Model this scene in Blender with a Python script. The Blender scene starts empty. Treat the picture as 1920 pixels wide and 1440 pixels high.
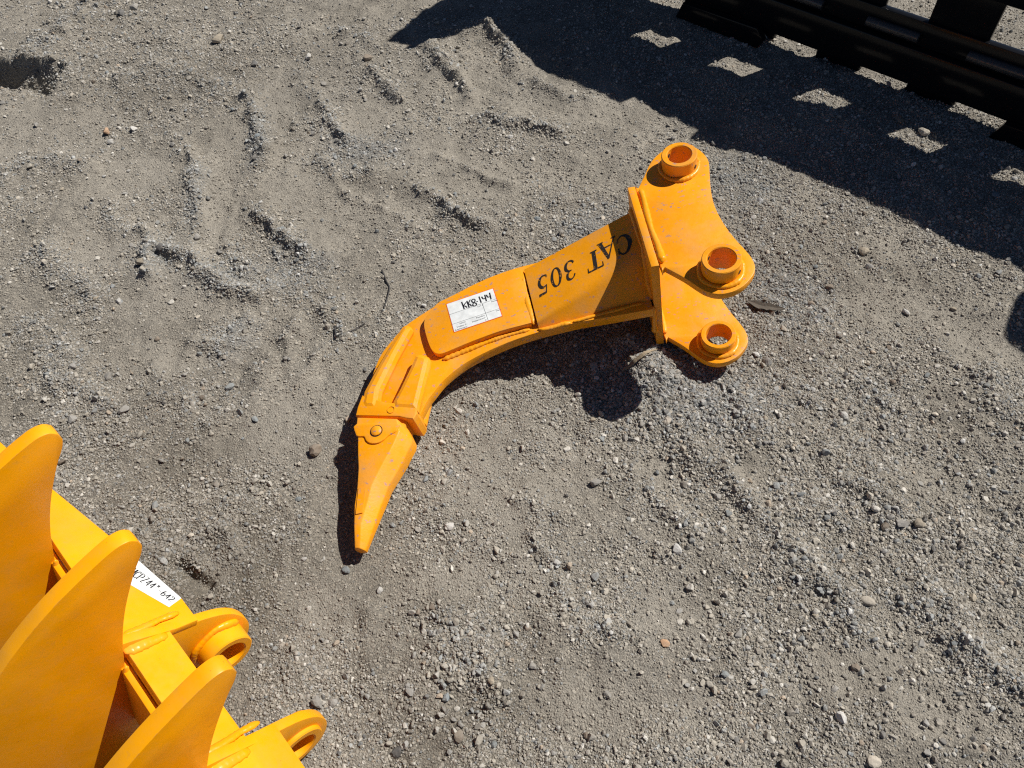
import bpy, bmesh, math, random
import numpy as np
from mathutils import Vector, Matrix

random.seed(7)
RNG = np.random.default_rng(11)
scene = bpy.context.scene
COL = scene.collection

# ------------------------------------------------------------------ camera
PITCH, ROLL, CAM_H = math.radians(54), math.radians(4), 1.35
c_f = Vector((0, math.cos(PITCH), -math.sin(PITCH)))
c_r0 = Vector((1, 0, 0))
c_d0 = c_f.cross(c_r0)
c_r = c_r0 * math.cos(ROLL) + c_d0 * math.sin(ROLL)
c_d = c_d0 * math.cos(ROLL) - c_r0 * math.sin(ROLL)
cam_data = bpy.data.cameras.new('camera')
cam_data.sensor_width = 36.0
cam_data.lens = 36.0 * 1442.0 / 1920.0
cam_data.clip_start = 0.02
cam_data.clip_end = 500.0
cam = bpy.data.objects.new('camera', cam_data)
COL.objects.link(cam)
m = Matrix.Identity(4)
for i in range(3):
    m[i][0] = c_r[i]; m[i][1] = -c_d[i]; m[i][2] = -c_f[i]
m[2][3] = CAM_H
cam.matrix_world = m
scene.camera = cam

# ------------------------------------------------------------------ light
SUN_AZ, SUN_EL = math.radians(22), math.radians(51.5)
SUN = Vector((math.cos(SUN_EL) * math.cos(SUN_AZ), math.cos(SUN_EL) * math.sin(SUN_AZ), math.sin(SUN_EL)))
world = bpy.data.worlds.new('World'); scene.world = world
world.use_nodes = True
wn = world.node_tree.nodes; wl = world.node_tree.links
bg = wn.get('Background') or wn.new('ShaderNodeBackground')
sky = wn.new('ShaderNodeTexSky'); sky.sky_type = 'NISHITA'; sky.sun_disc = False
sky.sun_elevation = SUN_EL; sky.sun_rotation = math.radians(90) - SUN_AZ
sky.altitude = 1800.0; sky.air_density = 0.6; sky.dust_density = 0.3
wl.new(sky.outputs[0], bg.inputs[0]); bg.inputs[1].default_value = 0.05
sl = bpy.data.lights.new('sun', 'SUN'); sl.energy = 5.0; sl.angle = math.radians(0.5); sl.color = (1.0, 0.95, 0.87)
so = bpy.data.objects.new('sun', sl); COL.objects.link(so)
so.rotation_euler = (-SUN).to_track_quat('-Z', 'Y').to_euler()
so.location = SUN * 20
vs = scene.view_settings
vs.view_transform = 'Standard'; vs.look = 'None'; vs.exposure = 0.2; vs.gamma = 1.0
vs.use_curve_mapping = False
scene.cycles.use_denoising = False      # keeps the grit crisp
scene.cycles.filter_width = 1.2
scene.cycles.max_bounces = 6; scene.cycles.diffuse_bounces = 3; scene.cycles.glossy_bounces = 3
scene.cycles.caustics_reflective = False; scene.cycles.caustics_refractive = False

# ------------------------------------------------------------------ materials
def new_mat(name):
    mt = bpy.data.materials.new(name); mt.use_nodes = True
    nt = mt.node_tree; b = nt.nodes['Principled BSDF']
    return mt, nt, b
def N(nt, kind, **kw):
    n = nt.nodes.new(kind)
    for k, v in kw.items(): setattr(n, k, v)
    return n
def ramp(nt, src, stops, interp='LINEAR'):
    r = N(nt, 'ShaderNodeValToRGB'); r.color_ramp.interpolation = interp
    e = r.color_ramp.elements
    while len(e) < len(stops): e.new(0.5)
    for el, (p, c) in zip(e, stops):
        el.position = p; el.color = c if len(c) == 4 else (*c, 1)
    nt.links.new(src, r.inputs[0]); return r
def noise(nt, vec, scale, detail=3, rough=0.55):
    n = N(nt, 'ShaderNodeTexNoise'); n.inputs['Scale'].default_value = scale
    n.inputs['Detail'].default_value = detail; n.inputs['Roughness'].default_value = rough
    nt.links.new(vec, n.inputs['Vector']); return n
def mixc(nt, fac, a, b, mode='MIX'):
    mx = N(nt, 'ShaderNodeMix', data_type='RGBA', blend_type=mode)
    for sock, v in ((mx.inputs[0], fac), (mx.inputs[6], a), (mx.inputs[7], b)):
        if hasattr(v, 'is_linked') or hasattr(v, 'links'): nt.links.new(v, sock)
        elif isinstance(v, (int, float)): sock.default_value = v
        else: sock.default_value = (*v, 1) if len(v) == 3 else v
    return mx.outputs[2]

def paint(name, base, speck, speck_amt, rough=0.38, chip=0.0, dust=0.2, peel=0.22, cell=55):
    """sprayed enamel: faint orange peel, primer-coloured scuff flecks, tiny black chips"""
    mt, nt, b = new_mat(name); b.inputs['Specular IOR Level'].default_value = 0.35
    tc = N(nt, 'ShaderNodeTexCoord'); o = tc.outputs['Object']
    big = noise(nt, o, 9, 3)
    tone = ramp(nt, big.outputs[0], [(0.3, tuple(c * 0.9 for c in base)), (0.7, tuple(min(1, c * 1.06) for c in base))]).outputs[0]
    # flecks: distorted voronoi dots gated by a broad mask
    mp = N(nt, 'ShaderNodeMapping'); mp.inputs['Scale'].default_value = (1.0, 1.7, 1.3); nt.links.new(o, mp.inputs[0])
    wob = noise(nt, o, 110, 3)
    addv = N(nt, 'ShaderNodeVectorMath', operation='MULTIPLY_ADD')
    nt.links.new(wob.outputs['Color'], addv.inputs[0]); addv.inputs[1].default_value = (0.022, 0.022, 0.022); nt.links.new(mp.outputs[0], addv.inputs[2])
    vo = N(nt, 'ShaderNodeTexVoronoi'); vo.inputs['Scale'].default_value = cell; nt.links.new(addv.outputs[0], vo.inputs['Vector'])
    jit = N(nt, 'ShaderNodeMath', operation='MULTIPLY_ADD'); nt.links.new(noise(nt, o, 170, 3, 0.7).outputs[0], jit.inputs[0]); jit.inputs[1].default_value = 0.55; nt.links.new(vo.outputs['Distance'], jit.inputs[2])
    dot = ramp(nt, jit.outputs[0], [(0.43, (1, 1, 1)), (0.53, (0, 0, 0))]).outputs[0]
    gate = ramp(nt, noise(nt, o, 30, 2).outputs[0], [(0.5 - 0.12 * speck_amt, (0, 0, 0)), (0.56, (1, 1, 1))]).outputs[0]
    mul = N(nt, 'ShaderNodeMath', operation='MULTIPLY'); nt.links.new(dot, mul.inputs[0]); nt.links.new(gate, mul.inputs[1])
    mul2 = N(nt, 'ShaderNodeMath', operation='MULTIPLY'); nt.links.new(mul.outputs[0], mul2.inputs[0]); mul2.inputs[1].default_value = 0.95 * speck_amt
    c1 = mixc(nt, mul2.outputs[0], tone, speck)
    chips = ramp(nt, noise(nt, o, 190, 4, 0.7).outputs[0], [(0.70 - chip, (0, 0, 0)), (0.735 - chip, (1, 1, 1))]).outputs[0]
    c2 = mixc(nt, chips, c1, (0.10, 0.055, 0.02))
    dirt = ramp(nt, noise(nt, o, 55, 4, 0.65).outputs[0], [(0.5, (0, 0, 0)), (0.85, (0.14, 0.14, 0.14))]).outputs[0]
    c3 = mixc(nt, dirt, c2, (0.42, 0.27, 0.12))
    film = ramp(nt, noise(nt, o, 16, 5, 0.65).outputs[0], [(0.48, (0, 0, 0)), (0.78, (dust,) * 3)]).outputs[0]
    c4 = mixc(nt, film, c3, (0.40, 0.32, 0.22))
    # worn, chipped edges
    bv_ = N(nt, 'ShaderNodeBevel', samples=3); bv_.inputs['Radius'].default_value = 0.0022
    ge = N(nt, 'ShaderNodeNewGeometry'); dt = N(nt, 'ShaderNodeVectorMath', operation='DOT_PRODUCT')
    nt.links.new(bv_.outputs[0], dt.inputs[0]); nt.links.new(ge.outputs['Normal'], dt.inputs[1])
    edge = ramp(nt, dt.outputs['Value'], [(0.80, (1, 1, 1)), (0.97, (0, 0, 0))]).outputs[0]
    brk = ramp(nt, noise(nt, o, 95, 5, 0.7).outputs[0], [(0.48, (0, 0, 0)), (0.60, (0.85, 0.85, 0.85))]).outputs[0]
    em = N(nt, 'ShaderNodeMath', operation='MULTIPLY'); nt.links.new(edge, em.inputs[0]); nt.links.new(brk, em.inputs[1])
    c5 = mixc(nt, em.outputs[0], c4, (0.30, 0.17, 0.09))
    nt.links.new(c5, b.inputs['Base Color'])
    rr = ramp(nt, noise(nt, o, 70, 3).outputs[0], [(0.3, (rough - .08,) * 3), (0.75, (rough + .15,) * 3)]).outputs[0]
    nt.links.new(rr, b.inputs['Roughness'])
    bp = N(nt, 'ShaderNodeBump'); bp.inputs['Strength'].default_value = peel; bp.inputs['Distance'].default_value = 0.0014
    nt.links.new(noise(nt, o, 190, 4).outputs[0], bp.inputs['Height']); nt.links.new(bp.outputs[0], b.inputs['Normal'])
    return mt

M_RIP = paint('orange_enamel', (0.90, 0.345, 0.002), (0.44, 0.235, 0.19), 1.0, 0.42, dust=0.32)
M_RIP_BEAD = paint('orange_enamel_weld', (0.88, 0.345, 0.004), (0.50, 0.27, 0.16), 0.4, 0.36, 0.015)
M_RAKE = paint('yellow_enamel', (0.95, 0.39, 0.001), (0.55, 0.28, 0.05), 0.2, 0.40, dust=0.1, peel=0.07)
M_RAKE_BEAD = paint('yellow_enamel_weld', (0.92, 0.36, 0.001), (0.55, 0.28, 0.05), 0.2, 0.30)

def plain(name, c, rough=0.5, spec=None, bump=None):
    mt, nt, b = new_mat(name)
    tc = N(nt, 'ShaderNodeTexCoord'); o = tc.outputs['Object']
    r = ramp(nt, noise(nt, o, 60, 4).outputs[0], [(0.25, tuple(k * 0.8 for k in c)), (0.8, tuple(min(1, k * 1.15) for k in c))])
    nt.links.new(r.outputs[0], b.inputs['Base Color']); b.inputs['Roughness'].default_value = rough
    if bump:
        bp = N(nt, 'ShaderNodeBump'); bp.inputs['Strength'].default_value = bump[1]; bp.inputs['Distance'].default_value = 0.002
        nt.links.new(noise(nt, o, bump[0], 4).outputs[0], bp.inputs['Height']); nt.links.new(bp.outputs[0], b.inputs['Normal'])
    return mt
M_BLACK = plain('black_gloss_paint', (0.007, 0.0075, 0.009), 0.16, bump=(60, 0.03)); M_BLACK.node_tree.nodes['Principled BSDF'].inputs['Specular IOR Level'].default_value = 0.16
M_TUBE = plain('sheen_black_paint', (0.035, 0.036, 0.04), 0.3, bump=(150, 0.15))  # black with its base colour lifted to paint sky sheen on the sill tubes
M_HOLE = plain('painted_recess_shade', (0.03, 0.022, 0.015), 0.6)  # near-black colour stands for the shade inside pin holes and pin groove
M_WHITE = plain('sticker_paper', (0.74, 0.77, 0.78), 0.45)
M_RED = plain('sticker_red_border', (0.70, 0.085, 0.02), 0.45)
M_INK = plain('black_ink', (0.010, 0.009, 0.016), 0.5)
M_GREYINK = plain('grey_print', (0.10, 0.11, 0.11), 0.5)
M_WOOD = plain('weathered_wood', (0.30, 0.245, 0.17), 0.85, bump=(200, 0.5))
M_BARK = plain('dark_bark', (0.10, 0.085, 0.068), 0.9, bump=(160, 0.8))
M_WIRE = plain('dark_wire', (0.045, 0.042, 0.042), 0.6)
# stencil paint, worn through in spots to the enamel below
mt, nt, b_ = new_mat('stencil_black'); M_STENCIL = mt
o_ = N(nt, 'ShaderNodeTexCoord').outputs['Object']
w_ = ramp(nt, noise(nt, o_, 210, 4, 0.6).outputs[0], [(0.60, (0, 0, 0)), (0.68, (1, 1, 1))]).outputs[0]
nt.links.new(mixc(nt, w_, (0.020, 0.016, 0.013), (0.55, 0.24, 0.03)), b_.inputs['Base Color']); b_.inputs['Roughness'].default_value = 0.55

# ------------------------------------------------------------------ object helpers
def link(o, parent=None):
    COL.objects.link(o)
    if parent is not None: o.parent = parent
    return o
def tag(o, label=None, cat=None, group=None, kind=None):
    if label: o['label'] = label
    if cat: o['category'] = cat
    if group: o['group'] = group
    if kind: o['kind'] = kind
    return o
def empty(name, mat4, label, cat):
    e = bpy.data.objects.new(name, None); e.empty_display_size = 0.1; COL.objects.link(e)
    e.matrix_world = mat4
    return tag(e, label, cat)
def from_bm(name, bm, mat, parent=None, smooth=False, angle=None):
    me = bpy.data.meshes.new(name)
    bmesh.ops.recalc_face_normals(bm, faces=bm.faces[:])
    bm.to_mesh(me); bm.free()
    me.materials.append(mat)
    if smooth or angle is not None:
        for p in me.polygons: p.use_smooth = True
        if angle is not None: me.set_sharp_from_angle(angle=math.radians(angle))
    return link(bpy.data.objects.new(name, me), parent)
def spline(pts, k=5, closed=False):
    """Catmull-Rom through pts"""
    P = [Vector(q) for q in pts]; n = len(P); out = []
    rng = range(n if closed else n - 1)
    for i in rng:
        if closed: a, b, c, d = P[i - 1], P[i], P[(i + 1) % n], P[(i + 2) % n]
        else: a, b, c, d = P[max(i - 1, 0)], P[i], P[i + 1], P[min(i + 2, n - 1)]
        for j in range(k):
            t = j / k
            out.append(0.5 * ((2 * b) + (c - a) * t + (2 * a - 5 * b + 4 * c - d) * t * t + (3 * b - a - 3 * c + d) * t ** 3))
    if not closed: out.append(P[-1].copy())
    return out
def circle(cx, cy, r, n=40): return [(cx + r * math.cos(2 * math.pi * i / n), cy + r * math.sin(2 * math.pi * i / n)) for i in range(n)]
def prism(name, outline, z0, z1, mat, parent, holes=(), bevel=0.0015, segs=2, axes=None, zmap=None, angle=40):
    """plate: outline (with holes) extruded z0..z1, rims bevelled; axes maps (a,b,c) -> local xyz"""
    bm = bmesh.new(); edges = []
    for loop in (outline, *holes):
        vsx = [bm.verts.new((q[0], q[1], z0)) for q in loop]
        edges += [bm.edges.new((vsx[i], vsx[(i + 1) % len(vsx)])) for i in range(len(vsx))]
    bmesh.ops.triangle_fill(bm, use_beauty=True, use_dissolve=False, edges=edges)
    bmesh.ops.dissolve_limit(bm, angle_limit=0.01, verts=bm.verts[:], edges=[e for e in bm.edges if len(e.link_faces) == 2]) if not holes else None
    g = bmesh.ops.extrude_face_region(bm, geom=bm.faces[:])
    for v in g['geom']:
        if isinstance(v, bmesh.types.BMVert): v.co.z = z1
    bmesh.ops.recalc_face_normals(bm, faces=bm.faces[:])
    if bevel:
        es = [e for e in bm.edges if len(e.link_faces) == 2 and e.calc_face_angle(0) > 1.2 and abs(e.verts[0].co.z - e.verts[1].co.z) < 1e-6]
        bmesh.ops.bevel(bm, geom=es, offset=bevel, segments=segs, affect='EDGES', profile=0.5, clamp_overlap=True)
    if zmap:
        for v in bm.verts: v.co.z = zmap(v.co)
    if axes:
        for v in bm.verts: v.co = axes(v.co)
    return from_bm(name, bm, mat, parent, angle=angle)
def lathe(name, prof, mat, parent, centre, axis='Z', n=48):
    """closed ring profile [(r, h)...] revolved about an axis through centre"""
    bm = bmesh.new(); rings = []
    for i in range(n):
        a = 2 * math.pi * i / n; ring = []
        for r, h in prof:
            x, y = r * math.cos(a), r * math.sin(a)
            co = (x, y, h) if axis == 'Z' else (h, x, y)
            ring.append(bm.verts.new(Vector(co) + Vector(centre)))
        rings.append(ring)
    k = len(prof)
    for i in range(n):
        A, B = rings[i], rings[(i + 1) % n]
        for j in range(k): bm.faces.new((A[j], A[(j + 1) % k], B[(j + 1) % k], B[j]))
    return from_bm(name, bm, mat, parent, angle=40)
def bead(name, path, r, mat, parent, closed=False, ripple=0.045, squash=0.8, up=(0, 0, 1), step=0.0022, seed=0, wand=0.3):
    """weld bead: rippled tube along a path"""
    P = spline(path, 24, closed)
    Q = [P[0]]
    for q in P[1:]:
        if (q - Q[-1]).length >= step: Q.append(q)
    n = len(Q); rs = random.Random(seed + n); bm = bmesh.new(); rings = []; up = Vector(up)
    lump = [rs.uniform(0.62, 1.25) for _ in range(n // 9 + 4)]; wander = [rs.uniform(-wand, wand) for _ in range(n // 9 + 4)]
    for i, q in enumerate(Q):
        t = (Q[(i + 1) % n] - Q[i - 1]) if closed else (Q[min(i + 1, n - 1)] - Q[max(i - 1, 0)])
        t.normalize(); s = t.cross(up).normalized(); w = s.cross(t)
        f = i / 9; j = int(f); lum = lump[j] * (1 - f + j) + lump[j + 1] * (f - j)
        rr = r * lum * (1 + ripple * math.sin(i * 2.1 + rs.uniform(-.5, .5)))
        if not closed: rr *= min(1, 0.35 + 0.65 * min(i, n - 1 - i) / 3)
        off_ = wander[j] * (1 - f + j) + wander[j + 1] * (f - j)
        q = q + s * (r * off_)
        rings.append([bm.verts.new(q + s * (rr * rs.uniform(.93, 1.07) * math.cos(a)) + w * (rr * rs.uniform(.93, 1.07) * squash * math.sin(a))) for a in [2 * math.pi * k / 10 for k in range(10)]])
    for i in range(n if closed else n - 1):
        A, B = rings[i], rings[(i + 1) % n]
        for j in range(10): bm.faces.new((A[j], A[(j + 1) % 10], B[(j + 1) % 10], B[j]))
    if not closed: bm.faces.new(rings[0]); bm.faces.new(rings[-1][::-1])
    return from_bm(name, bm, mat, parent, smooth=True)
def box(name, lo, hi, mat, parent, bevel=0.002):
    bm = bmesh.new(); bmesh.ops.create_cube(bm, size=1)
    for v in bm.verts: v.co = Vector([(lo[i] + hi[i]) / 2 + v.co[i] * (hi[i] - lo[i]) for i in range(3)])
    if bevel: bmesh.ops.bevel(bm, geom=bm.edges[:], offset=bevel, segments=2, affect='EDGES', profile=0.5)
    return from_bm(name, bm, mat, parent, angle=40)

# flat lettering: ribbons of varying width, mapped onto a surface
def ribbons(name, strokes, mapf, mat, parent):
    bm = bmesh.new()
    for st in strokes:
        P = spline([(x, y, w) for x, y, w in st], 7) if len(st) > 2 else [Vector(q) for q in st]
        L, R = [], []
        for i, q in enumerate(P):
            a, b = P[max(i - 1, 0)], P[min(i + 1, len(P) - 1)]
            t = Vector((b.x - a.x, b.y - a.y)); t.normalize(); nn = Vector((-t.y, t.x)) * (q.z / 2)
            L.append(bm.verts.new(mapf(q.x + nn.x, q.y + nn.y))); R.append(bm.verts.new(mapf(q.x - nn.x, q.y - nn.y)))
        for i in range(len(P) - 1): bm.faces.new((L[i], L[i + 1], R[i + 1], R[i]))
    return from_bm(name, bm, mat, parent)
def words(items, mapf, name, mat, parent):
    """printed words in the built-in font: items = (text, x, y, height)"""
    vs_, fs_ = [], []
    for text, x, y, h in items:
        cu = bpy.data.curves.new('t', 'FONT'); cu.body = text; cu.size = h * 1.35; cu.resolution_u = 2
        ob = bpy.data.objects.new('t', cu); COL.objects.link(ob)
        bpy.context.view_layer.update()
        me = ob.evaluated_get(bpy.context.evaluated_depsgraph_get()).to_mesh()
        k = len(vs_)
        vs_ += [mapf(x + v.co.x, y + v.co.y) for v in me.vertices]
        fs_ += [[k + i for i in p.vertices] for p in me.polygons]
        ob.to_mesh_clear(); bpy.data.objects.remove(ob); bpy.data.curves.remove(cu)
    me = bpy.data.meshes.new(name); me.from_pydata(vs_, [], fs_); me.materials.append(mat)
    return link(bpy.data.objects.new(name, me), parent)
# ------------------------------------------------------------------ ground: features measured on the yard (metres)
RIDGES= [[[[-0.73,2.105],[-0.691,1.943],[-0.637,1.803]],0.022,0.02],[[[-0.515,2.052],[-0.467,1.955],[-0.418,1.858]],0.018,0.015],[[[-0.862,1.876],[-0.821,1.721],[-0.781,1.567]],0.018,0.012],[[[-0.938,1.543],[-0.885,1.463],[-0.881,1.385]],0.02,0.015],[[[-0.888,1.479],[-0.812,1.452],[-0.716,1.365],[-0.641,1.305],[-0.58,1.285]],0.02,0.018],[[[-0.631,1.593],[-0.561,1.505],[-0.483,1.435]],0.018,0.016],[[[-0.362,2.201],[-0.292,2.094],[-0.272,2.045]],0.018,0.015],[[[-0.184,2.323],[-0.114,2.171],[-0.064,2.048]],0.022,0.02],[[[0.008,2.425],[0.065,2.282],[0.084,2.176]],0.02,0.018],[[[-0.055,1.933],[0.052,1.896],[0.184,1.839]],0.016,0.012],[[[-0.206,1.633],[-0.121,1.541],[-0.03,1.467]],0.016,0.014],[[[-0.421,1.652],[-0.331,1.579],[-0.245,1.513]],0.014,0.008],[[[-0.163,1.768],[-0.047,1.687],[0.044,1.633]],0.014,0.01],[[[-0.674,1.35],[-0.599,1.283]],0.016,0.01],[[[-0.722,1.15],[-0.642,1.15],[-0.613,1.22]],0.02,0.01],[[[-1.02,1.099],[-0.93,1.032],[-0.865,0.984]],0.03,0.012],[[[0.718,0.372],[0.758,0.328],[0.807,0.288]],0.022,0.016],[[[0.269,1.076],[0.348,0.979],[0.427,0.916],[0.503,0.855]],0.05,0.018],[[[0.316,1.305],[0.242,1.444],[0.164,1.471]],0.02,0.006],[[[-1.36,2.788],[-1.435,2.586],[-1.49,2.416],[-1.368,2.295]],0.05,0.02],[[[-0.488,1.209],[-0.5,1.145],[-0.497,1.068]],0.015,0.008],[[[0.604,0.901],[0.731,0.946],[0.77,0.859]],0.03,0.008],[[[0.499,0.67],[0.57,0.63]],0.03,0.006],[[[-0.594,2.201],[-0.515,2.052]],0.03,0.008],[[[-0.94,1.984],[-0.881,1.842]],0.025,0.008],[[[-0.693,1.469],[-0.622,1.356]],0.02,0.008],[[[-1.058,1.648],[-0.943,1.519]],0.03,0.01],[[[-1.169,1.517],[-0.995,1.324]],0.035,0.012],[[[-1.133,1.268],[-0.991,1.124]],0.04,0.012],[[[-0.418,1.27],[-0.38,1.135],[-0.471,1.048]],0.025,0.008],[[[-0.786,1.078],[-0.691,0.966]],0.03,0.009],[[[-0.546,1.072],[-0.567,0.973],[-0.642,0.935]],0.025,0.009],[[[-0.492,1.799],[-0.419,1.718],[-0.331,1.713]],0.02,0.007],[[[0.015,1.486],[0.158,1.553]],0.02,0.007],[[[0.129,2.113],[0.217,2.02],[0.285,1.985]],0.02,0.009],[[[0.377,0.757],[0.438,0.674],[0.448,0.612]],0.022,0.01],[[[0.651,0.693],[0.71,0.617]],0.03,0.009],[[[1.008,0.922],[1.02,0.809]],0.03,0.01],[[[0.07,0.487],[0.03,0.616]],0.02,0.008],[[[0.246,0.701],[0.315,0.614]],0.022,0.008],[[[0.005,0.697],[0.086,0.654]],0.02,0.006],[[[-1.398,1.828],[-1.311,1.889],[-1.163,1.849]],0.03,0.012],[[[-1.158,2.269],[-0.998,2.309],[-0.817,2.143]],0.035,0.01],[[[-0.481,2.463],[-0.335,2.348]],0.03,0.01],[[[0.487,0.55],[0.546,0.484],[0.56,0.406]],0.03,0.01],[[[0.677,0.475],[0.732,0.422]],0.03,0.009],[[[-0.576,0.673],[-0.514,0.603]],0.02,0.008],[[[-0.153,0.475],[-0.107,0.407],[-0.062,0.368]],0.03,0.008],[[[0.083,0.449],[0.146,0.426]],0.03,0.008],[[[0.034,0.671],[0.077,0.58],[0.107,0.496]],0.015,0.005],[[[-0.341,0.569],[-0.277,0.494]],0.02,0.006],[[[0.248,0.786],[0.213,0.692]],0.012,0.005]]
CLUSTERS= [[-0.681,1.929,0.039,0.153,0.9],[-0.467,1.955,0.035,0.103,0.8],[-0.821,1.721,0.03,0.159,0.7],[-0.886,1.45,0.048,0.087,0.9],[-0.715,1.36,0.147,0.064,0.9],[-0.555,1.514,0.07,0.081,0.8],[-0.293,2.108,0.065,0.098,0.6],[-0.117,2.171,0.066,0.144,0.9],[0.057,2.283,0.059,0.137,0.8],[0.067,1.887,0.137,0.04,0.8],[-0.114,1.544,0.097,0.061,0.7],[-0.403,1.813,0.136,0.107,0.7],[-0.507,1.385,0.08,0.103,0.7],[-0.633,1.173,0.088,0.073,0.7],[-0.942,1.033,0.133,0.104,0.9],[-0.946,0.883,0.103,0.08,0.6],[-0.962,2.132,0.217,0.255,0.5],[-1.204,2.458,0.291,0.232,0.5],[-0.787,2.502,0.218,0.202,0.5],[0.371,0.921,0.168,0.123,1.0],[0.523,0.936,0.134,0.152,0.9],[0.692,0.893,0.12,0.094,0.8],[0.635,0.779,0.126,0.099,0.6],[0.678,1.167,0.12,0.179,0.8],[0.625,1.464,0.119,0.255,0.8],[0.322,1.435,0.093,0.135,0.8],[0.16,1.432,0.08,0.096,0.7],[-0.107,0.398,0.055,0.063,1.0],[-0.058,0.45,0.047,0.028,0.9],[0.125,0.442,0.051,0.042,0.9],[0.418,0.676,0.122,0.102,0.6],[0.577,0.585,0.146,0.095,0.7],[0.755,0.53,0.114,0.081,0.7],[0.608,0.441,0.11,0.075,0.6],[0.391,0.4,0.109,0.081,0.6],[0.757,0.325,0.069,0.038,0.9],[0.509,0.246,0.067,0.039,0.9],[0.321,0.25,0.093,0.047,0.5],[-0.402,0.4,0.084,0.109,0.9],[-0.595,0.791,0.132,0.112,0.6],[-0.266,0.272,0.105,0.048,0.5],[-0.04,0.274,0.095,0.048,0.6],[-0.67,0.68,0.084,0.068,0.6],[0.198,1.083,0.107,0.092,0.7],[0.233,0.989,0.08,0.086,0.9],[1.09,1.626,0.205,0.172,0.6],[0.845,1.769,0.172,0.14,0.5]]
PADS= [[0.853,1.101,0.129,0.093],[0.54,0.345,0.132,0.052],[0.086,0.307,0.097,0.05],[-0.796,1.305,0.119,0.142],[-0.398,1.528,0.111,0.102],[-0.231,0.944,0.08,0.139],[-1.22,2.003,0.13,0.132],[-0.52,0.874,0.102,0.079],[-1.021,1.764,0.122,0.116],[-0.651,2.123,0.066,0.169],[0.943,1.325,0.075,0.072],[0.953,1.076,0.093,0.061],[1.021,1.008,0.079,0.087],[0.274,0.747,0.053,0.048],[0.101,0.823,0.065,0.051],[0.005,0.544,0.107,0.051],[-0.103,0.552,0.088,0.041],[0.01,1.676,0.172,0.1],[-0.148,1.785,0.134,0.082],[-0.351,1.981,0.126,0.104],[-0.218,1.551,0.098,0.062],[-0.545,1.736,0.089,0.137],[-0.75,1.828,0.069,0.217],[-0.722,1.561,0.085,0.124],[-0.8,1.141,0.112,0.096],[-1.016,1.511,0.127,0.121],[-1.417,2.077,0.083,0.192],[-0.099,2.057,0.08,0.136],[0.289,1.958,0.138,0.09],[0.071,0.739,0.084,0.072],[-0.077,0.75,0.117,0.145],[0.472,0.731,0.052,0.036],[0.254,0.456,0.065,0.038],[0.278,0.294,0.061,0.041],[0.684,0.344,0.053,0.043],[0.803,0.681,0.06,0.069],[-0.372,0.472,0.057,0.087],[-0.555,0.606,0.061,0.043],[0.803,0.371,0.053,0.053],[0.647,0.269,0.068,0.04],[0.767,1.489,0.08,0.079],[-0.462,0.964,0.07,0.085]]
BLUE= [[-0.68,1.917,0.039,0.152],[-0.373,1.822,0.136,0.108],[-0.507,1.385,0.094,0.103],[-0.813,1.676,0.029,0.155],[-0.863,1.438,0.055,0.077],[-0.69,1.366,0.107,0.055],[0.371,0.921,0.156,0.11],[-0.631,1.157,0.062,0.064],[0.654,1.169,0.109,0.097],[0.653,1.585,0.096,0.126],[0.242,1.444,0.107,0.097]]
NOTABLE= [[0.312,0.851,0.0254,"cream"],[0.282,0.57,0.0247,"white"],[0.597,0.449,0.0263,"cream"],[-0.069,0.357,0.0163,"tan"],[-0.127,0.279,0.0235,"brown"],[-0.146,0.34,0.0179,"blue"],[-0.209,0.353,0.0198,"grey"],[0.232,0.404,0.0194,"orange"],[0.308,0.374,0.0164,"grey"],[0.321,0.345,0.018,"blue"],[0.176,0.825,0.0153,"blue"],[0.151,0.725,0.0253,"grey"],[0.181,1.004,0.0257,"grey"],[0.875,1.305,0.0322,"tan"],[0.867,1.251,0.0228,"grey"],[-0.895,1.417,0.0347,"tan"],[-0.618,1.024,0.0247,"blue"],[-0.413,0.836,0.0362,"brown"],[-0.836,0.974,0.0277,"grey"],[-0.887,2.463,0.0476,"tan"],[-1.223,2.715,0.0373,"grey"],[-1.26,2.674,0.0296,"dark"],[-0.38,2.277,0.0388,"brown"],[-0.573,2.317,0.0323,"white"],[-0.745,2.302,0.0305,"dark"],[-1.059,2.002,0.0283,"white"],[-1.14,1.999,0.033,"orange"],[-0.672,1.807,0.0284,"dark"],[-0.56,1.509,0.0233,"blue"],[-0.78,1.513,0.0247,"grey"],[-0.334,0.582,0.0199,"blue"],[-0.411,0.604,0.013,"white"],[-0.365,0.346,0.0252,"grey"],[-0.34,0.346,0.0198,"grey"],[0.891,0.76,0.016,"white"],[0.538,1.013,0.0234,"white"],[0.555,0.99,0.0255,"grey"],[0.738,0.586,0.0239,"tan"],[0.671,0.587,0.0179,"brown"],[0.705,0.589,0.0269,"grey"],[0.748,0.54,0.0186,"dark"],[1.173,1.732,0.0322,"cream"],[1.313,1.858,0.0227,"cream"],[1.127,1.79,0.0327,"brown"],[-0.267,0.535,0.0156,"white"],[-0.17,0.494,0.0153,"brown"],[-0.196,0.488,0.0134,"brown"],[-0.002,0.446,0.0141,"brown"],[0.002,0.382,0.0164,"grey"],[-0.071,0.264,0.0138,"blue"],[-0.231,0.264,0.0225,"dark"],[0.359,0.409,0.0185,"grey"],[0.492,0.264,0.0234,"white"],[0.522,0.198,0.021,"cream"],[0.747,0.369,0.0182,"grey"],[0.735,0.372,0.0145,"white"],[0.094,1.488,0.0205,"blue"],[-0.722,0.741,0.0201,"blue"],[-0.55,0.93,0.0182,"blue"],[-0.946,0.963,0.0253,"grey"],[-0.977,1.095,0.0241,"grey"],[-1.113,1.371,0.0158,"white"],[-0.932,1.306,0.0181,"white"]]
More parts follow.
